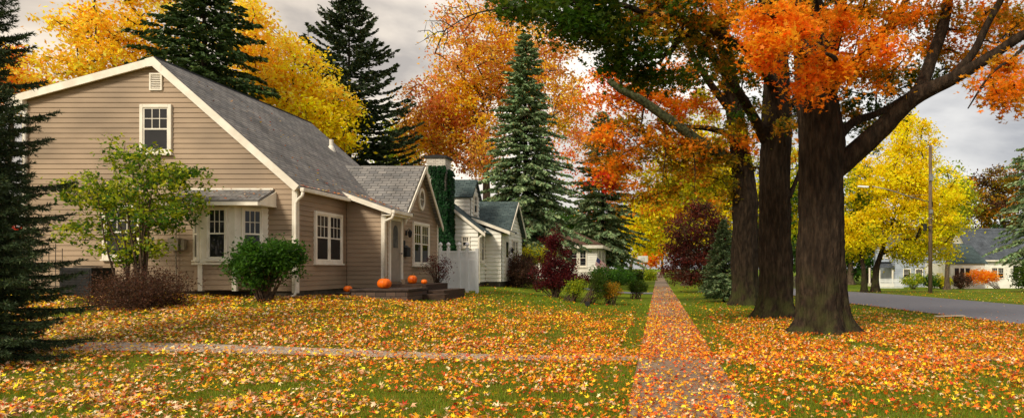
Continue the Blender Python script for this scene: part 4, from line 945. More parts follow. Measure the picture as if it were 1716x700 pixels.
lm.append(limbpath(mb, [at(1500,195,Y1-.4), at(1540,150,Y1-.2), at(1562,95,Y1+.1), at(1580,45,Y1+.3), at(1590,-10,Y1+.5), at(1610,-150,Y1+.8)], [.17,.17,.15,.14,.13,.05], 12, 2))
lm.append(limbpath(mb, [at(1590,135,Y1-1.0), at(1630,90,Y1-1.0), at(1655,40,Y1-1.1), at(1680,-5,Y1-1.2), at(1720,-90,Y1-1.4)], [.10,.095,.08,.07,.03], 8, 3))
lm.append(limbpath(mb, [at(1400,235,Y1), at(1430,205,Y1+.4), at(1475,188,Y1+.8), at(1520,160,Y1+1.4), at(1560,140,Y1+2)], [.14,.11,.09,.06,.03], 8, 4))
lm.append(limbpath(mb, [at(1385,150,Y1), at(1430,110,Y1+.4), at(1480,60,Y1+.8), at(1510,20,Y1+1.2), at(1540,-60,Y1+1.8)], [.18,.15,.13,.11,.04], 10, 5))
lm.append(limbpath(mb, [at(1370,120,Y1), at(1400,60,Y1-.2), at(1410,0,Y1-.4), at(1430,-120,Y1-.8)], [.22,.18,.15,.05], 10, 6))
lm.append(limbpath(mb, [at(1372,170,Y1), at(1395,120,Y1-1.0), at(1400,100,Y1-2.2), at(1385,90,Y1-3.4)], [.12,.09,.06,.03], 8, 7))
lm.append(limbpath(mb, [at(1362,120,Y1), at(1330,70,Y1-1.2), at(1310,40,Y1-2.4), at(1290,25,Y1-3.4)], [.12,.09,.06,.03], 8, 8))
lm.append(limbpath(mb, [at(1790,20,Y1-1.7), at(1745,50,Y1-2.6), at(1700,95,Y1-3.6), at(1660,125,Y1-4.2), at(1622,182,Y1-4.2)], [.05,.045,.035,.025,.012], 6, 9))
reg1 = [
 (1300,48,13.4,62,38,1.0,26,'flame','amber',.15), (1275,92,13.6,34,18,.7,8,'flame','amber',.3), (1335,30,13.6,50,24,.8,10,'flame','amber',.2),
 (1400,98,14.6,50,20,.7,12,'flame','amber',.3), (1370,128,14.4,46,16,.7,10,'flame','amber',.3), (1352,152,14.3,22,14,.5,5,'flame','amber',.3),
 (1430,40,15.2,70,36,1.0,20,'amber','flame',.4), (1470,75,15.4,60,30,.9,14,'flame','amber',.5), (1450,130,16.0,60,34,1.0,16,'amber','olive',.4),
 (1500,20,16.8,80,24,1.2,18,'amber','olive',.4), (1560,50,17.5,55,40,1.2,16,'amber','olive',.5), (1610,90,17.6,50,24,1,10,'amber','olive',.4), (1650,30,16.8,70,34,1.2,22,'amber','olive',.4), (1700,60,16,40,30,1,8,'amber','olive',.4),
 (1690,150,12.4,38,34,.7,15,'amber','flame',.35), (1680,110,13.2,30,14,.6,5,'amber','flame',.4),
 (1450,190,18.5,56,30,1.0,12,'dgreen','olive',.25), (1500,120,19.0,50,46,1.2,14,'dgreen','olive',.3), (1420,165,18,40,24,1,6,'dgreen','olive',.3), (1580,110,19,50,30,1,7,'dgreen','olive',.4),
 (1380,10,17.6,50,30,1,9,'dgreen','olive',.5), (1450,225,19.5,30,16,.7,4,'dgreen','lime',.3), (1600,-30,16,140,30,2.5,20,'amber','olive',.5), (1420,-30,15,120,30,2.5,16,'amber','olive',.5)]
ce = spray_crown(m1, reg1, 11)
up1 = canopy_top(m1, 6, 17.5, 12.5, 8, 7, 5, 170, 60, 'amber', 21)
lm.append([Vector(T1[-2]), Vector(T1[-1]), Vector(T1[-3])]); twigs_to(mb, lm, ce+up1, 31)
mb.build('trunk', M['bark'], m1, smooth=True)
# --- maple 2
m2 = empty('maple_tree', (3.85, 21.5, 0), 'middle dark-trunked maple on the verge with green limbs spreading left over the sidewalk', 'tree', 'big maples in line on the verge')
mb = MB(); Y2 = 21.5
T2 = [(3.85,Y2,-.08), at(1301,480,Y2), at(1299,400,Y2), at(1298,320,Y2), at(1300,240,Y2), at(1302,180,Y2), at(1300,110,Y2), at(1292,30,Y2), at(1285,-60,Y2), at(1290,-200,Y2)]
trunk_mesh(mb, T2, [.53,.50,.47,.48,.46,.44,.40,.35,.28,.08], 120, .24, .11, 4)
lm = []
lm.append(limbpath(mb, [at(1288,245,Y2), at(1262,195,Y2-.8), at(1238,155,Y2-2.0), at(1205,110,Y2-3.4), at(1170,60,Y2-4.4), at(1130,20,Y2-5.0)], [.20,.17,.14,.12,.10,.05], 10, 11))
lm.append(limbpath(mb, [at(1300,150,Y2), at(1262,95,Y2-2.5), at(1215,65,Y2-4.8), at(1150,34,Y2-6.0), at(1090,24,Y2-6.8), at(1010,2,Y2-7.4), at(900,10,Y2-7.8), at(800,22,Y2-8), at(740,55,Y2-8.1)], [.18,.15,.12,.10,.08,.05,.03,.014,.006], 8, 12))
lm.append(limbpath(mb, [at(1195,100,Y2-3.4), at(1150,60,Y2-4.4), at(1120,90,Y2-5.4), at(1080,95,Y2-6), at(1040,85,Y2-6.4)], [.08,.07,.055,.04,.02], 8, 13))
lm.append(limbpath(mb, [at(1320,180,Y2), at(1345,150,Y2), at(1365,90,Y2+.6), at(1380,10,Y2+1)], [.15,.13,.1,.08], 8, 14))
lm.append(limbpath(mb, [at(1322,330,Y2), at(1333,305,Y2+.2), at(1345,270,Y2+.6)], [.10,.07,.04], 7, 15))
lm.append(limbpath(mb, [at(1150,36,Y2-6), at(1110,100,Y2-6.2), at(1070,110,Y2-6.6)], [.04,.03,.01], 6, 16))
reg2 = [
 (880,8,13.8,60,22,.8,14,'dgreen','mgreen',.3), (960,24,13.8,70,34,1.0,24,'dgreen','mgreen',.25), (1040,50,14.2,70,38,1.0,26,'dgreen','olive',.15), (1030,105,14.6,44,20,.7,10,'dgreen','mgreen',.2),
 (1110,125,15.2,70,18,.8,14,'dgreen','mgreen',.2), (1100,30,15.5,70,30,1.2,22,'dgreen','olive',.35), (1170,60,16.5,60,46,1.2,22,'olive','dgreen',.45), (1140,5,15.2,80,20,1.0,14,'amber','dgreen',.3),
 (1225,110,17,40,40,1.1,9,'olive','dgreen',.5), (1240,200,19,30,22,.8,5,'olive','mgreen',.4), (1215,20,16.0,40,22,.9,8,'amber','olive',.4), (1085,75,14.6,34,22,.7,8,'dgreen','mgreen',.2),
 (1270,140,20,28,40,1.2,6,'dgreen','olive',.5), (1335,200,23,18,30,.8,6,'dgreen','olive',.3), (1310,210,20.2,26,14,.5,4,'olive','dgreen',.3), (1290,10,23,60,26,1.2,12,'dgreen','olive',.4), (1330,120,24.5,40,50,1.2,10,'dgreen','olive',.3),
 (1000,-30,14,160,26,2.0,22,'dgreen','olive',.2), (1180,-30,16,120,26,2.0,16,'olive','dgreen',.4)]
ce = spray_crown(m2, reg2, 12, lsize=.16)
up2 = canopy_top(m2, 2.5, 20.5, 14, 7.5, 6, 5, 150, 55, 'olive', 22)
bare = []
for a, b_ in (((745,52),(712,66)),((760,46),(715,35)),((780,30),(738,8)),((770,38),(742,22)),((790,24),(768,-6)),((750,52),(742,84)),((800,22),(772,60)),((730,60),(700,52))):
    p = at(*a, Y2-8.05); q = at(*b_, Y2-8.2); mb.tube([p, p.lerp(q,.5)+Vector((.05,0,.06)), q], [.012,.009,.003], 4, cap=False)
    for k in range(4): t = .3+.17*k; r_ = p.lerp(q,t); mb.tube([r_, r_+Vector((random.Random(k+a[0]).uniform(-.35,.2),.1,random.Random(k*7+a[1]).uniform(-.3,.35)))], [.006,.003], 3, cap=False)
lm.append([Vector(T2[-2]), Vector(T2[-1]), Vector(T2[-3])]); twigs_to(mb, lm, ce+up2, 32)
mb.build('trunk', M['bark'], m2, smooth=True)
# --- maple 3
m3 = empty('maple_tree', (3.85, 29, 0), 'farthest of the three verge maples, with a pale mossy limb reaching left', 'tree', 'big maples in line on the verge')
mb = MB(); Y3 = 29
T3 = [(3.85,Y3,-.08), at(1248,480,Y3), at(1248,400,Y3), at(1249,340,Y3), at(1244,280,Y3), at(1238,240,Y3), at(1230,180,Y3), at(1222,120,Y3), at(1210,50,Y3), at(1205,-60,Y3)]
trunk_mesh(mb, T3, [.60,.55,.53,.54,.44,.40,.37,.33,.28,.1], 90, .2, .12, 7)
lm = []
mo = MB()
lm.append(limbpath(mo, [at(1240,275,Y3), at(1222,266,Y3-.3), at(1180,242,Y3-.9), at(1120,200,Y3-1.6), at(1075,168,Y3-2.1), at(1040,150,Y3-2.5), at(1020,134,Y3-2.7)], [.26,.24,.22,.20,.18,.15,.12], 12, 21))
lm.append(limbpath(mb, [at(1236,262,Y3), at(1222,228,Y3-.2), at(1190,216,Y3-.5), at(1150,212,Y3-.9), at(1120,206,Y3-1.2)], [.17,.14,.12,.09,.06], 8, 22))
lm.append(limbpath(mb, [at(1040,150,Y3-2.5), at(1045,110,Y3-2.8), at(1060,90,Y3-3)], [.08,.05,.02], 6, 23))
lm.append(limbpath(mb, [at(1080,168,Y3-2.1), at(1100,130,Y3-1.8), at(1125,90,Y3-1.4), at(1130,40,Y3-1.2)], [.09,.07,.05,.03], 6, 24))
lm.append(limbpath(mb, [at(1228,190,Y3), at(1190,140,Y3-.8), at(1160,90,Y3-1.4), at(1140,40,Y3-2)], [.2,.16,.12,.08], 8, 25))
for a in ((1112,210,1110,300),(1156,225,1164,320),(1080,170,1060,250)):
    lm.append(limbpath(mb, [at(a[0],a[1],Y3-1.4), at((a[0]+a[2])/2+4,(a[1]+a[3])/2,Y3-1.7), at(a[2],a[3],Y3-1.9)], [.04,.03,.012], 5, a[0]))
reg3 = [
 (1010,118,27.5,22,18,.7,6,'flame','red',.3), (1045,150,27.9,50,40,1.1,16,'flame','amber',.5), (1100,150,28.1,60,50,1.4,24,'amber','flame',.35), (1165,150,28.9,60,60,1.6,26,'amber','lime',.4),
 (1060,225,28.1,44,36,1.2,15,'amber','olive',.45), (1125,240,28.3,60,44,1.4,24,'amber','olive',.6), (1185,250,28.7,40,50,1.2,16,'olive','amber',.5), (1018,300,27.3,12,26,.5,4,'red','flame',.7),
 (1015,215,27.5,20,24,.7,4,'orange','flame',.4), (1040,270,27.7,30,24,.8,7,'amber','flame',.4), (1110,310,28.5,60,30,1.2,13,'olive','lime',.5), (1200,315,29.1,40,34,1.0,12,'olive','lime',.5),
 (1250,230,28,26,50,1.0,8,'amber','lime',.4), (1250,270,29.3,22,16,.6,5,'lime','olive',.4), (1330,260,31,14,50,1.0,5,'amber','lime',.5), (1200,80,28,60,50,1.4,18,'amber','olive',.5), (1060,300,28.4,50,34,1.4,12,'amber','lime',.5), (1020,240,28.4,34,40,1.2,7,'amber','olive',.5), (1140,290,29,60,30,1.4,12,'lime','amber',.5), (1090,200,29.5,70,30,1.2,12,'amber','lime',.5), (1000,170,27.7,24,20,.6,4,'flame','amber',.5)]
ce = spray_crown(m3, reg3, 13, lsize=.22, shape='maple', disc=.7, per=100)
up3 = canopy_top(m3, 2, 29, 16.5, 7, 6, 5, 110, 50, 'amber', 23)
lm.append([Vector(T3[-1]), Vector(T3[-2])]); twigs_to(mb, lm, ce+up3, 33, .02)
mb.build('trunk', M['bark'], m3, smooth=True); mo.build('limb', M['bark_moss'], m3, smooth=True)

# ================================================================== spruce at left edge (near)
def near_spruce():
    rng = np.random.default_rng(77); base = gat(-10.75, 10.2); root = empty('spruce_tree', base, 'dark spruce at the left edge with long drooping branches over the lawn', 'tree')
    H = 6.6; mb = MB(); mb.tube([base-Z*.1, base+Z*H], [.16,.02], 10)
    PP = []; XX = []; YY = []; CC = []
    nbr = 250
    for i in range(nbr):
        h = .03+.95*(i/nbr)**1.05; z = h*H; a = i*2.399+rng.normal()*.2
        L_ = (2.0*(1-h)**.75+.10)*(.50+.55*rng.random())*.84
        d = np.array([math.cos(a), math.sin(a), 0]); sdv = np.array([-d[1], d[0], 0]); b3 = np.array(base)+np.array([0,0,z])
        cur = lambda t: b3+d*L_*t+np.array([0,0,1.])*L_*((.12+.35*h)*t-.30*(1-h*.7)*t**1.7+.12*t**4)
        mb.tube([Vector(cur(t)) for t in (0,.25,.5,.75,1)], [.028,.02,.015,.01,.005], 5, cap=False)
        m = int(14+34*L_/2)
        for k in range(m):
            t = .12+.88*(k+rng.random())/m; p0 = cur(t); s = 1 if k % 2 else -1; T = cur(min(1,t+.05))-cur(t-.05); T = T/np.linalg.norm(T)
            tl = (.12+.42*L_*.5*(1-t)**.8)*(.7+.5*rng.random()); dr = T*.8+sdv*s*(.45+.5*rng.random())+np.array([0,0,-.35*rng.random()-.05]); dr /= np.linalg.norm(dr)
            if t > .93: dr = T
            q = max(10, int(tl*170)); u = rng.random(q); pts = p0+dr*(u*tl)[:, None]+np.array([0,0,-.08])*(u**2)[:, None]*tl
            nd = unit(dr*.8+rng.normal(size=(q,3))*.55); ln = .06+.03*rng.random(q)
            xa = unit(np.cross(nd, rng.normal(size=(q,3)))); PP.append(pts+nd*ln[:, None]*.4); XX.append(xa*.015); YY.append(nd*ln[:, None])
            CC.append(tone(PAL['darkspruce'], rng.integers(0,4,q), rng, .2)*(.8+.4*rng.random())*(1.15 if u.mean() > .5 else 1))
    P = np.concatenate(PP); foliage('crown', P, np.concatenate(XX), np.concatenate(YY), np.concatenate(CC), 'needle', M['needle'], root)
    mb.build('trunk', M['bark_dark'], root, smooth=True); return len(P)
print('near spruce needles', near_spruce())

# ================================================================== background trees
def E(px, py, Y, hw, hh_, d=None):    # ellipsoid from a picture extent at a real distance
    q = at(px, py, Y); r = hw*Y/F; return (q.x, q.y, q.z, r, d if d else r, hh_*Y/F)
deciduous('yellow_tree', 'golden yellow tree rising behind the tan house gable at the left', 'tree', gat(-33, 40), .35, .3,
   [E(185,70,40,70,70,3), E(120,110,40,35,30,2), E(255,40,41,50,50,3), E(140,40,40,40,30,2), E(210,130,40,60,40,3), E(230,-40,41,60,50,3)], 190, 75, .85, .25, 'gold', 41, shape='oval', pal2='yellow', open_=.45, tip=.03)
deciduous('orange_tree', 'small orange tree showing behind the top of the near spruce', 'tree', gat(-44, 44), .3, .3, [E(15,120,44,45,45,2.5), E(40,160,44,25,30,2)], 60, 90, .9, .26, 'gold', 42, pal2='orange', open_=.4)
deciduous('yellow_tree', 'bright yellow tree behind the tan house roof between two dark spruces', 'tree', gat(-24, 42), .35, .3,
   [E(440,80,42,40,70,2.5), E(490,130,42,60,60,3), E(540,180,42,50,50,3), E(500,210,42,70,45,3), E(430,150,42,50,50,3), E(560,225,41.5,32,30,2), E(425,30,42,25,30,2)], 260, 95, .9, .24, 'gold', 43, pal2='sun', mixf=lambda C: np.clip((15.5-C[:,2])/6, 0, 1), open_=.3, tip=.03)
conifer('spruce_tree', 'broad dark green spruce rising behind the tan house ridge', gat(-24.9, 36), 18.3, 8.2, 51, 'spruce', nbr=400, tw=70, el=4, ew=.15, elen=.34, droop=.42, p=.75, z0=.1, tr=.3, irr=.5)
conifer('spruce_tree', 'tall open spruce with upturned layered branches behind the yellow tree', gat(-22.6, 48), 20.4, 8.0, 52, 'darkspruce', nbr=340, tw=84, el=3, ew=.16, elen=.36, droop=.16, up=.16, p=.62, z0=.08, tr=.28, irr=.3, tipup=.18, sidek=.26, fl=.2)
conifer('spruce_tree', 'small distant spruce top beside the tall open spruce', gat(-32, 60), 23.3, 4.0, 53, 'darkspruce', nbr=100, tw=14, el=2, ew=.16, elen=.4, droop=.3, p=.8, tr=.2)
deciduous('maple_tree', 'large rust orange maple behind the white house', 'tree', gat(-14.5, 56), .5, .3,
   [E(800,80,56,75,70,4), E(740,180,56,62,60,4), E(720,240,56,55,50,3.5), E(830,150,57,90,80,4), E(900,90,57,70,60,4), E(930,170,57,50,60,3), E(700,215,55,35,40,3), E(860,30,57,50,24,4), E(790,260,56,60,40,3), E(815,245,54,30,50,2.5), E(770,200,57,50,60,4)], 600, 75, 1.0, .27, 'rust', 44, pal2='yellow', mixf=lambda C: np.clip(.38+.4*np.sin(C[:,0]*.9)*np.cos(C[:,2]*.6), .05, .85), open_=.3, tip=.035)
conifer('blue_spruce', 'tall dense blue green spruce standing behind the red bushes', gat(-8.7, 43), 16.3, 5.3, 54, 'blue', nbr=420, tw=70, el=3, ew=.15, elen=.34, droop=.30, up=.05, p=.74, z0=.10, tr=.25, irr=.52, sidek=.36)
conifer('blue_spruce', 'second blue green spruce farther back beyond the glazed porch', gat(-5.6, 66), 17.0, 6.2, 55, 'blue', nbr=300, tw=56, el=3, ew=.19, elen=.45, droop=.3, p=.68, z0=.1, tr=.25, irr=.55)
deciduous('green_tree', 'lime green tree top peeking between the tall spruce and the rust maple', 'tree', gat(-26, 72), .3, .3, [E(660,250,72,36,46,3)], 50, 80, 1.2, .36, 'lgreen', 45)
deciduous('maple_tree', 'thin orange tree behind the farther blue spruce', 'tree', gat(-7, 90), .35, .3, [E(970,230,90,60,90,5), E(1020,330,90,40,60,4)], 90, 60, 1.3, .36, 'orange', 46, pal2='rust', open_=.5)
# avenue of yellow trees down the sidewalk
for i, (px, Y, top, hw, pal, p2, lab) in enumerate([
   (1085,118,330,40,'sun','lime','bright yellow tree far down the sidewalk on its left side'),
   (1150,62,150,70,'lime','amber','yellow green street tree behind the purple leaved tree'),
   (1200,88,230,60,'sun','lime','yellow street tree seen past the far verge maple'),
   (1110,150,340,34,'lime','sun','distant lime tree at the end of the sidewalk'),
   (1300,100,240,70,'lime','mgreen','green and yellow tree seen between the verge maple trunks')]):
    q = at(px, 400, Y); bx = q.x+ (2.0 if i == 0 else 0)
    if i == 0: bx = -5.0
    deciduous('street_tree', lab, 'tree', gat(bx, Y), .35, .3, [E(px,(top+415)/2,Y,hw,(415-top)/2), E(px-hw*.4,(top+430)/2+20,Y,hw*.7,(400-top)/3), E(px+hw*.4,(top+430)/2,Y,hw*.7,(400-top)/3)], 110, 90, .02*Y+.2, .0052*Y+.05, pal, 60+i, pal2=p2, open_=.3, tip=.03, group='street trees down the sidewalk')
deciduous('orange_tree', 'low orange tree at the far end of the sidewalk', 'tree', gat(-.2-3, 135), .2, .3, [E(1088,432,135,16,14,2.5), E(1098,418,135,14,14,2)], 26, 80, 1.3, .55, 'flame', 66)
deciduous('purple_leaf_tree', 'dark burgundy leaved tree beside the sidewalk beyond the maples', 'tree', gat(3.2, 44), .2, .3,
   [E(1160,400,44,50,45,2), E(1140,440,44,32,34,1.6), E(1185,440,44,34,38,1.6), E(1170,362,44,34,24,1.5), E(1202,395,44,22,34,1.2), E(1130,415,44,22,24,1.2), E(1165,455,44,44,18,1.6), E(1145,468,43.5,26,8,1.2)], 190, 80, .55, .16, 'plum', 67, pal2='brown', bark='bark_dark', open_=.3)
conifer('blue_spruce', 'small blue spruce beside the farthest verge maple', gat(3.2, 32), 4.0, 1.7, 56, 'blue', nbr=200, tw=40, el=3, ew=.07, elen=.18, droop=.1, up=.12, p=.85, z0=.04, tr=.07)
# across the street
deciduous('yellow_tree', 'huge bright yellow maple across the street beside the utility pole', 'tree', gat(17.2, 52), .30, .3,
   [E(1515,250,52,50,55,3), E(1480,320,52,62,60,3.5), E(1560,330,52,50,60,3.5), E(1520,380,52,80,44,3.5), E(1440,390,51,40,36,2.5), E(1540,420,53,60,22,2.5), E(1500,290,53,70,60,3), E(1528,215,52,22,26,1.5)], 380, 120, .8, .22, 'sun', 71, pal2='lime', mixf=lambda C: np.clip((6.0-C[:,2])/5, .03, .9), open_=.3, bark='bark', tip=.03)
deciduous('yellow_tree', 'slimmer yellow green tree left of the huge yellow maple', 'tree', gat(16.0, 51), .22, .3, [E(1435,330,54,34,70,2.5), E(1425,400,54,30,36,2.5)], 80, 90, .8, .26, 'lime', 72, pal2='mgreen', open_=.3, bark='bark')
deciduous('green_tree', 'lime green tree behind the right side of the huge yellow maple', 'tree', gat(33, 75), .3, .3, [E(1585,330,75,36,55,3), E(1605,350,75,24,40,3)], 80, 90, 1.0, .34, 'lgreen', 73, pal2='sun')
deciduous('brown_tree', 'brown orange oak behind the white house at the right', 'tree', gat(60, 112), .5, .3, [E(1670,330,112,60,46,6), E(1720,320,112,60,56,6), E(1640,355,112,36,30,5)], 160, 100, 1.5, .5, 'olive', 74, pal2='brown', open_=.3)
conifer('spruce_tree', 'dark spruce at the right edge hanging over the white house', gat(33, 55), 16.8, 6.6, 57, 'blue', nbr=240, tw=50, el=3, ew=.17, elen=.4, droop=.34, up=.05, p=.6, z0=.2, tr=.25, irr=.45, group=None)
# dark wooded backdrop across the street and far beyond
proto = None
spots = [(1395,130,2.2),(1425,105,2.0),(1455,115,1.9),(1340,140,2.2),(1360,120,2.0),(1240,170,2.6),(1190,190,2.8),(1040,170,2.4),(1010,150,2.2),(970,140,2.4),(930,130,2.2),(1290,160,2.4),(1640,150,2.6),(1700,160,3.0)]
for i, (px, Y, s) in enumerate(spots):
    q = at(px, 450, Y)
    if proto is None:
        proto = deciduous('background_tree', 'dark green tree in the wooded backdrop beyond the houses', 'tree', (0,0,0), .3, .3, [(0,0,3.2,2.6,2.6,2.4), (.8,0,5,1.8,1.8,1.6), (-1,0,4.2,1.6,1.6,1.6)], 70, 60, .8, .34, 'mgreen', 80, group='backdrop trees', pal2='dgreen')
        o = proto
    else: o = copy_tree(proto)
    o.location = gat(q.x, Y); o.scale = (s, s, s*(.7+.13*(i % 4))); o.rotation_euler.z = i*1.3

# ================================================================== shrubs
sh = deciduous('serviceberry_tree', 'airy yellow green multi-stem tree in front of the tan gable wall', 'tree', gat(-13.0, 16.4), .05, .3,
   [E(165,315,16.5,50,34,.9), E(270,290,16.5,48,46,.9), E(205,262,16.5,26,30,.6), E(305,350,16.4,38,34,.8), E(150,380,16.6,46,26,.8), E(235,350,16.4,56,50,.9), E(122,330,16.5,24,22,.5), E(230,420,16.5,70,20,.7), E(320,290,16.5,18,30,.5)], 250, 40, .24, .10, 'lgreen', 81, shape='oval', pal2='mgreen', mixf=lambda C: np.full(len(C), .15), open_=.2, bark='twig', tip=.006, rmax=.03)
mb = MB(); rd = random.Random(9)
for i in range(11):
    p = gat(-13.0+rd.uniform(-.35,.35), 16.4+rd.uniform(-.2,.2), -.05); q = at(rd.uniform(150,300), rd.uniform(290,350), 16.4+rd.uniform(-.3,.3))
    m = p.lerp(q, .5)+Vector((rd.uniform(-.15,.15),0,.15)); mb.tube([p, m, q], [.028,.02,.008], 6, cap=False)
mb.build('stems', M['twig'], sh, smooth=True)
bush('shrub', 'brown twiggy mounded shrub beneath the yellow green tree', 'shrub', gat(-12.35,15.4), [E(228,500,15.4,68,30,.9), E(200,490,15.4,44,34,.8), E(260,488,15.4,44,34,.8)], 17000, .045, 'brown', 82, nclump=200, csz=.14, stems=50, stemr=.008, shell=.3, spread=.5)
bush('shrub', 'rounded dark green shrub at the corner of the tan house', 'shrub', gat(-10.15,16.9), [E(440,428,16.9,54,26,.75), E(425,440,16.8,40,28,.6), E(468,440,16.9,34,24,.6), E(400,455,16.8,18,20,.4), E(480,425,16.9,22,20,.5), E(440,470,16.9,30,16,.5)], 12500, .085, 'mgreen', 83, nclump=130, csz=.12, stems=14, stemr=.018, shell=.3, spread=.12, flat=.5)
bush('shrub', 'bare purple twiggy shrub beside the entry steps', 'shrub', (-8.05,23.9,1.0), [(-8.0,23.9,1.65,.5,.4,.42)], 1300, .05, 'burg', 84, nclump=60, csz=.12, stems=14, stemr=.01, spread=.1)
bush('shrub', 'round brownish red barberry shrub by the white house', 'shrub', gat(-7.7,35.2), [E(864,445,35.2,28,26), E(868,458,35,30,22)], 11000, .085, 'brown', 85, nclump=130, csz=.16, stems=20, shell=.5)
bush('japanese_maple', 'pointed dark red Japanese maple on the lawn', 'tree', gat(-4.7,30), [E(935,440,30,30,30), E(945,465,30,38,18), E(925,410,30,18,22), E(915,465,30,26,20), E(930,395,30,8,14)], 12000, .085, 'burg', 86, nclump=170, csz=.13, stems=10, shell=.3, stemr=.03, spread=.12)
bush('shrub', 'yellow shrub showing over the round barberry', 'shrub', gat(-7.3,40), [E(897,430,40,32,16,.8)], 2500, .11, 'lime', 87, nclump=50, csz=.2)
bush('shrub', 'low red shrub glimpsed behind the near spruce', 'shrub', gat(-20.5,21), [E(35,398,21,42,16,.8)], 2500, .09, 'red', 88, nclump=50, csz=.16)
bush('shrub', 'bright green leafy shrub left of the boxwood beside the sidewalk', 'shrub', gat(-2.6,34.5), [E(1025,462,34.5,38,14,.9)], 4500, .09, 'mgreen', 89, nclump=80, csz=.14)
bush('shrub', 'tall dark green shrub in the flower bed beside the red maple', 'shrub', gat(-3.1,28), [E(1003,476,28,14,22,.4)], 2600, .06, 'dgreen', 90, nclump=60, csz=.09)
bush('shrub', 'olive brown fading shrub in the flower bed nearest the sidewalk', 'shrub', gat(-2.1,28.4), [E(1025,485,28.4,16,14,.4)], 2600, .06, 'olive', 91, nclump=60, csz=.09)
bush('shrub', 'light green feathery plant at the left of the flower bed', 'plant', gat(-3.9,28.5), [E(965,482,28.5,18,12,.4)], 1800, .08, 'lgreen', 92, nclump=50, csz=.1)
bush('boxwood', 'round clipped dark green boxwood at the sidewalk edge', 'shrub', gat(-1.25,35), [E(1069,480,35,16,11)], 6000, .05, 'dgreen', 93, nclump=150, csz=.06, shell=.6)
bush('shrub', 'orange flowering bush in front of the low white house', 'shrub', gat(42,81), [E(1645,464,81,24,10,1.2)], 2600, .22, 'flame', 94, nclump=60, csz=.28)
bush('shrub', 'round dark shrub at the right edge of the photo', 'shrub', gat(30.5,52), [E(1722,462,52,26,22,1.2)], 3500, .16, 'dgreen', 95, nclump=80, csz=.22)
for i, (px, w_, pal, lab) in enumerate([(1530,18,'lgreen','light green shrub under the front windows of the grey blue house'), (1560,14,'mgreen','dark green shrub right of the light green one at the grey blue house'), (1578,12,'lime','yellowish shrub between the two houses across the street'), (1610,14,'brown','low brown shrub under the tall windows across the street')]):
    bush('shrub', lab, 'shrub', gat((px-CX)/F*80,80), [E(px,470,80,w_,10,1.0)], 1600, .2, pal, 100+i, nclump=40, csz=.25)
for i, (px, Y, w_, h_, pal, lab) in enumerate([(1095,90,8,8,'lgreen','pale yellow green bush far down beside the sidewalk'), (1060,75,18,10,'dgreen','dark hedge bush beyond the boxwood'), (1040,60,22,10,'mgreen','green bush below the farther blue spruce')]):
    bush('shrub', lab, 'shrub', gat((px-CX)/F*Y-(.6 if i == 0 else 0),Y), [E(px-(6 if i == 0 else 0),462,Y,w_,h_,.8)], 1800, .0028*Y, pal, 110+i, nclump=50, csz=.003*Y)

# ================================================================== lawn grass and fallen leaves
VG = np.vectorize(ground, otypes=[float])
def on_walk(x, y): return ((x > SWL) & (x < SWR)) | ((x <= SWL) & (np.abs(y-(11.72-.025*np.maximum(0,-x-3)+.1*np.sin(x*.35))) < .40))
def on_road(x, y):
    ne = np.interp(y, [p[1] for p in near], [p[0] for p in near]); return (x > ne-.05) & (x < ne+7.3)
def fbm(x, y, s, seed):
    out = np.zeros(len(x)); 
    for i in range(len(x)): out[i] = noise.noise(Vector((x[i]*s+seed, y[i]*s, seed*1.7)))
    return out
def frustum(n, y0, y1, rng, pw):
    u = rng.random(n); y = (y0**pw+(y1**pw-y0**pw)*u)**(1/pw) if abs(pw) > 1e-6 else y0*(y1/y0)**u
    x = (rng.random(n)*1.66-1.055)*y; return x, y
def grass():
    rng = np.random.default_rng(301); n = 330000
    x, y = frustum(n, 6.0, 30, rng, .2)
    right_path = (x > SWR) & (y > 11.4) & (y < 12.1)
    k = ~(on_walk(x, y) | on_road(x, y)); k &= ~((x > SWR-.02) & (y > 11.35) & (y < 12.12) & (rng.random(n) < .85))
    k &= ~((x < HX+.1) & (y > HY-.05)) & ~((x < -7.4) & (y > 19.4)); x, y = x[k], y[k]; n = len(x)
    z = VG(x, y); h = (.03+.045*rng.random(n))*(1+.01*y); wd = (.0045+.004*rng.random(n))*(.55+y*.09)
    a = rng.random(n)*6.283; X = np.stack([np.cos(a), np.sin(a), 0*a], 1)*wd[:, None]
    D = np.stack([rng.normal(size=n)*.35, rng.normal(size=n)*.35, np.ones(n)], 1); D = unit(D)*h[:, None]
    pal = [c(94,124,20), c(116,142,28), c(72,100,18), c(138,146,36), c(156,140,50)]
    idx = rng.choice(5, n, p=[.3,.26,.24,.14,.06]); col = tone(pal, idx, rng, .15)
    o = foliage('grass', np.stack([x, y, z-.004], 1), X, D, col, 'blade', M['blade']); tag(o, 'green lawn grass blades between the fallen leaves', 'grass', kind='stuff')
grass()
LP = {'pale': [c(224,186,140), c(206,160,118), c(232,200,160), c(190,140,104)], 'yel': [c(244,196,30), c(250,206,50), c(230,168,20)], 'ora': [c(238,138,24), c(226,112,22), c(246,156,30), c(214,96,24)],
      'red': [c(190,52,26), c(206,72,34), c(160,44,26)], 'bro': [c(150,92,50), c(126,76,42), c(170,110,60)]}
LPA = np.array(sum((LP[k] for k in ('pale','yel','ora','red','bro')), []))
LST = {'pale': (0,4), 'yel': (4,7), 'ora': (7,11), 'red': (11,14), 'bro': (14,17)}
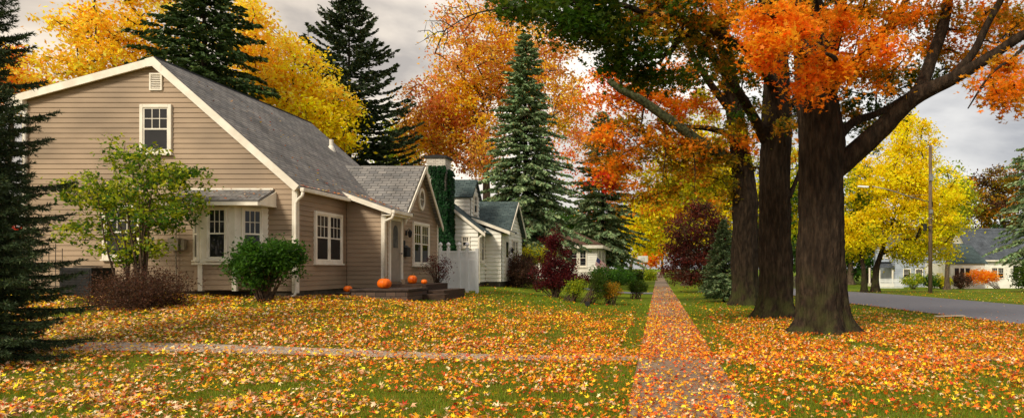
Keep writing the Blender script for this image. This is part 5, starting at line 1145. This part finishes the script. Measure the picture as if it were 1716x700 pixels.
def litter():
    rng = np.random.default_rng(302); n = 600000
    x, y = frustum(n, 5.9, 60, rng, .75)
    fb = fbm(x, y, .55, 3.1); fb2 = fbm(x, y, 1.9, 9.7)
    dens = .56+.5*fb+.9*fb2
    walk = (x > SWL) & (x < SWR); left = x < SWL; right = x > SWR
    # thinner with distance; far lawns stay green
    dens = np.where(left, dens*np.interp(y, [6,11,12.5,18,22,26,34,60], [.55,.62,1.15,1.15,.6,.18,.05,.01]), dens)
    dens = np.where(right, dens*np.interp(y, [6,8.2,9.8,10.8,14,19,23,30,60], [.25,.30,1.2,1.6,1.25,.8,.3,.1,.02]), dens)
    dens = np.where(walk, (.62+.5*fb+.6*np.abs(x-.34)/.69*.6)*np.interp(y, [6,9,11,13,20,28,40,60], [.36,.42,.75,1.2,1.0,.7,.45,.2]), dens)
    dens = np.where(walk & (np.abs(y-10.9) < .6) , dens*.5, dens)
    dens = np.where(left & (x > -.75) & (y > 12), dens*.16, dens); dens = np.where(left & (x > -.9) & (y < 10.6), dens*.45, dens)
    dens = np.where(right & (x < 1.55) & (y > 9.6) & (np.abs(y-11.6) > .9), dens*.2, dens); dens = np.where(right & (np.abs(y-11.75) < .5), 1.0, dens)
    dens = np.where(left & (np.abs(y-11.7) < .9) , np.maximum(dens, .6), dens)
    dens = np.where((x < -5) & (y > 12.4) & (y < 17.5), dens*1.25+.15, dens)
    dens = np.where(left & (x > -6.5) & (y > 20), dens*np.interp(y, [20,24], [1,.5]), dens)
    dens = np.where((x < -3) & (np.abs(y-(11.72-.025*np.maximum(0,-x-3)+.1*np.sin(x*.35))) < .36), dens*.6, dens)
    ned = np.interp(y, [p[1] for p in near], [p[0] for p in near]); dens = np.where((np.abs(x-ned) < .35) & (y < 45), np.maximum(dens, .22), dens)
    k = (rng.random(n) < dens) & ~((x < HX+.1) & (y > HY-.05)) & ~((x < -6.8) & (y > 19.4) & (y < 24)); k &= ~(on_road(x, y) & (rng.random(n) > .03))
    x, y = x[k], y[k]; n = len(x); walk = (x > SWL) & (x < SWR)
    z = VG(x, y)+np.where(walk, .018, .035)+rng.random(n)*np.where(walk, .018, .05)
    # colour by place: pale and yellow on the left lawn, orange and red near the sidewalk and verge
    t = np.clip((x/y+.78)/.75, 0, 1); u = rng.random(n)
    pr = np.stack([.40-.26*t, .22-.03*t, .17+.33*t, .05+.06*t, .16-.10*t], 1)
    farb = np.clip((y-12.5)/4, 0, 1)*(x < 0); pr[:, 0] *= 1-.45*farb; pr[:, 1] *= 1+.9*farb*(1-t*.6)
    pr = np.cumsum(pr/pr.sum(1, keepdims=True), 1); kind = (u[:, None] > pr).sum(1)
    lo = np.array([0,4,7,11,14])[np.minimum(kind,4)]; wd = np.array([4,3,4,3,3])[np.minimum(kind,4)]
    idx = lo+(rng.random(n)*wd).astype(int); col = tone(LPA, idx, rng, .14)
    nrm = unit(np.stack([rng.normal(size=n)*.5, rng.normal(size=n)*.5, np.ones(n)], 1)); r = unit(rng.normal(size=(n,3))); X = unit(np.cross(nrm, r)); Y_ = np.cross(nrm, X)
    s = (.042+.078*rng.random(n)**1.7)[:, None]*(1+.004*y[:, None]); asp = (.5+.55*rng.random(n))[:, None]
    o = foliage('fallen_leaves', np.stack([x, y, z], 1), X*s*asp, Y_*s, col, 'maple', M['litter'], curl=rng.normal(size=n)*1.1)
    tag(o, 'fallen maple leaves in yellow, orange and tan scattered over lawn and sidewalk', 'fallen leaves', kind='stuff'); print('litter', n)
litter()
def roof_leaves():
    rng = np.random.default_rng(303); P = []
    def add(n, fx):
        for _ in range(n): P.append(fx())
    R = rng.random
    add(90, lambda: (lambda x, y: (x, y, rz(x)+.02))(-9.95-3.9*R()**1.6, 18.3+5*R()))
    add(60, lambda: (-9.9+.02*R(), 18.2+2.8*R(), rz(-9.9)+.03))
    add(110, lambda: (lambda x: (x, 20.98+1.3*R(), 3.54+(-8.55-x)*.361+.02))(-8.58-1.6*R()))
    add(60, lambda: (lambda t: (-13.15+2.5*R(), 17.45+.86*t, 3.445+.38*t+.02))(R()))
    P_ = np.array(P); n = len(P_); X, Y_ = leaf_axes(n, .07+.05*R(n), rng, .8)
    lo = rng.choice([0,1,4,7,8,11,14], n); o = foliage('fallen_leaves', P_, X, Y_, tone(LPA, lo, rng), 'maple', M['litter'], curl=rng.normal(size=n)*.4)
    tag(o, 'fallen leaves caught on the tan house roof and along its gutters', 'fallen leaves', kind='stuff')
roof_leaves()
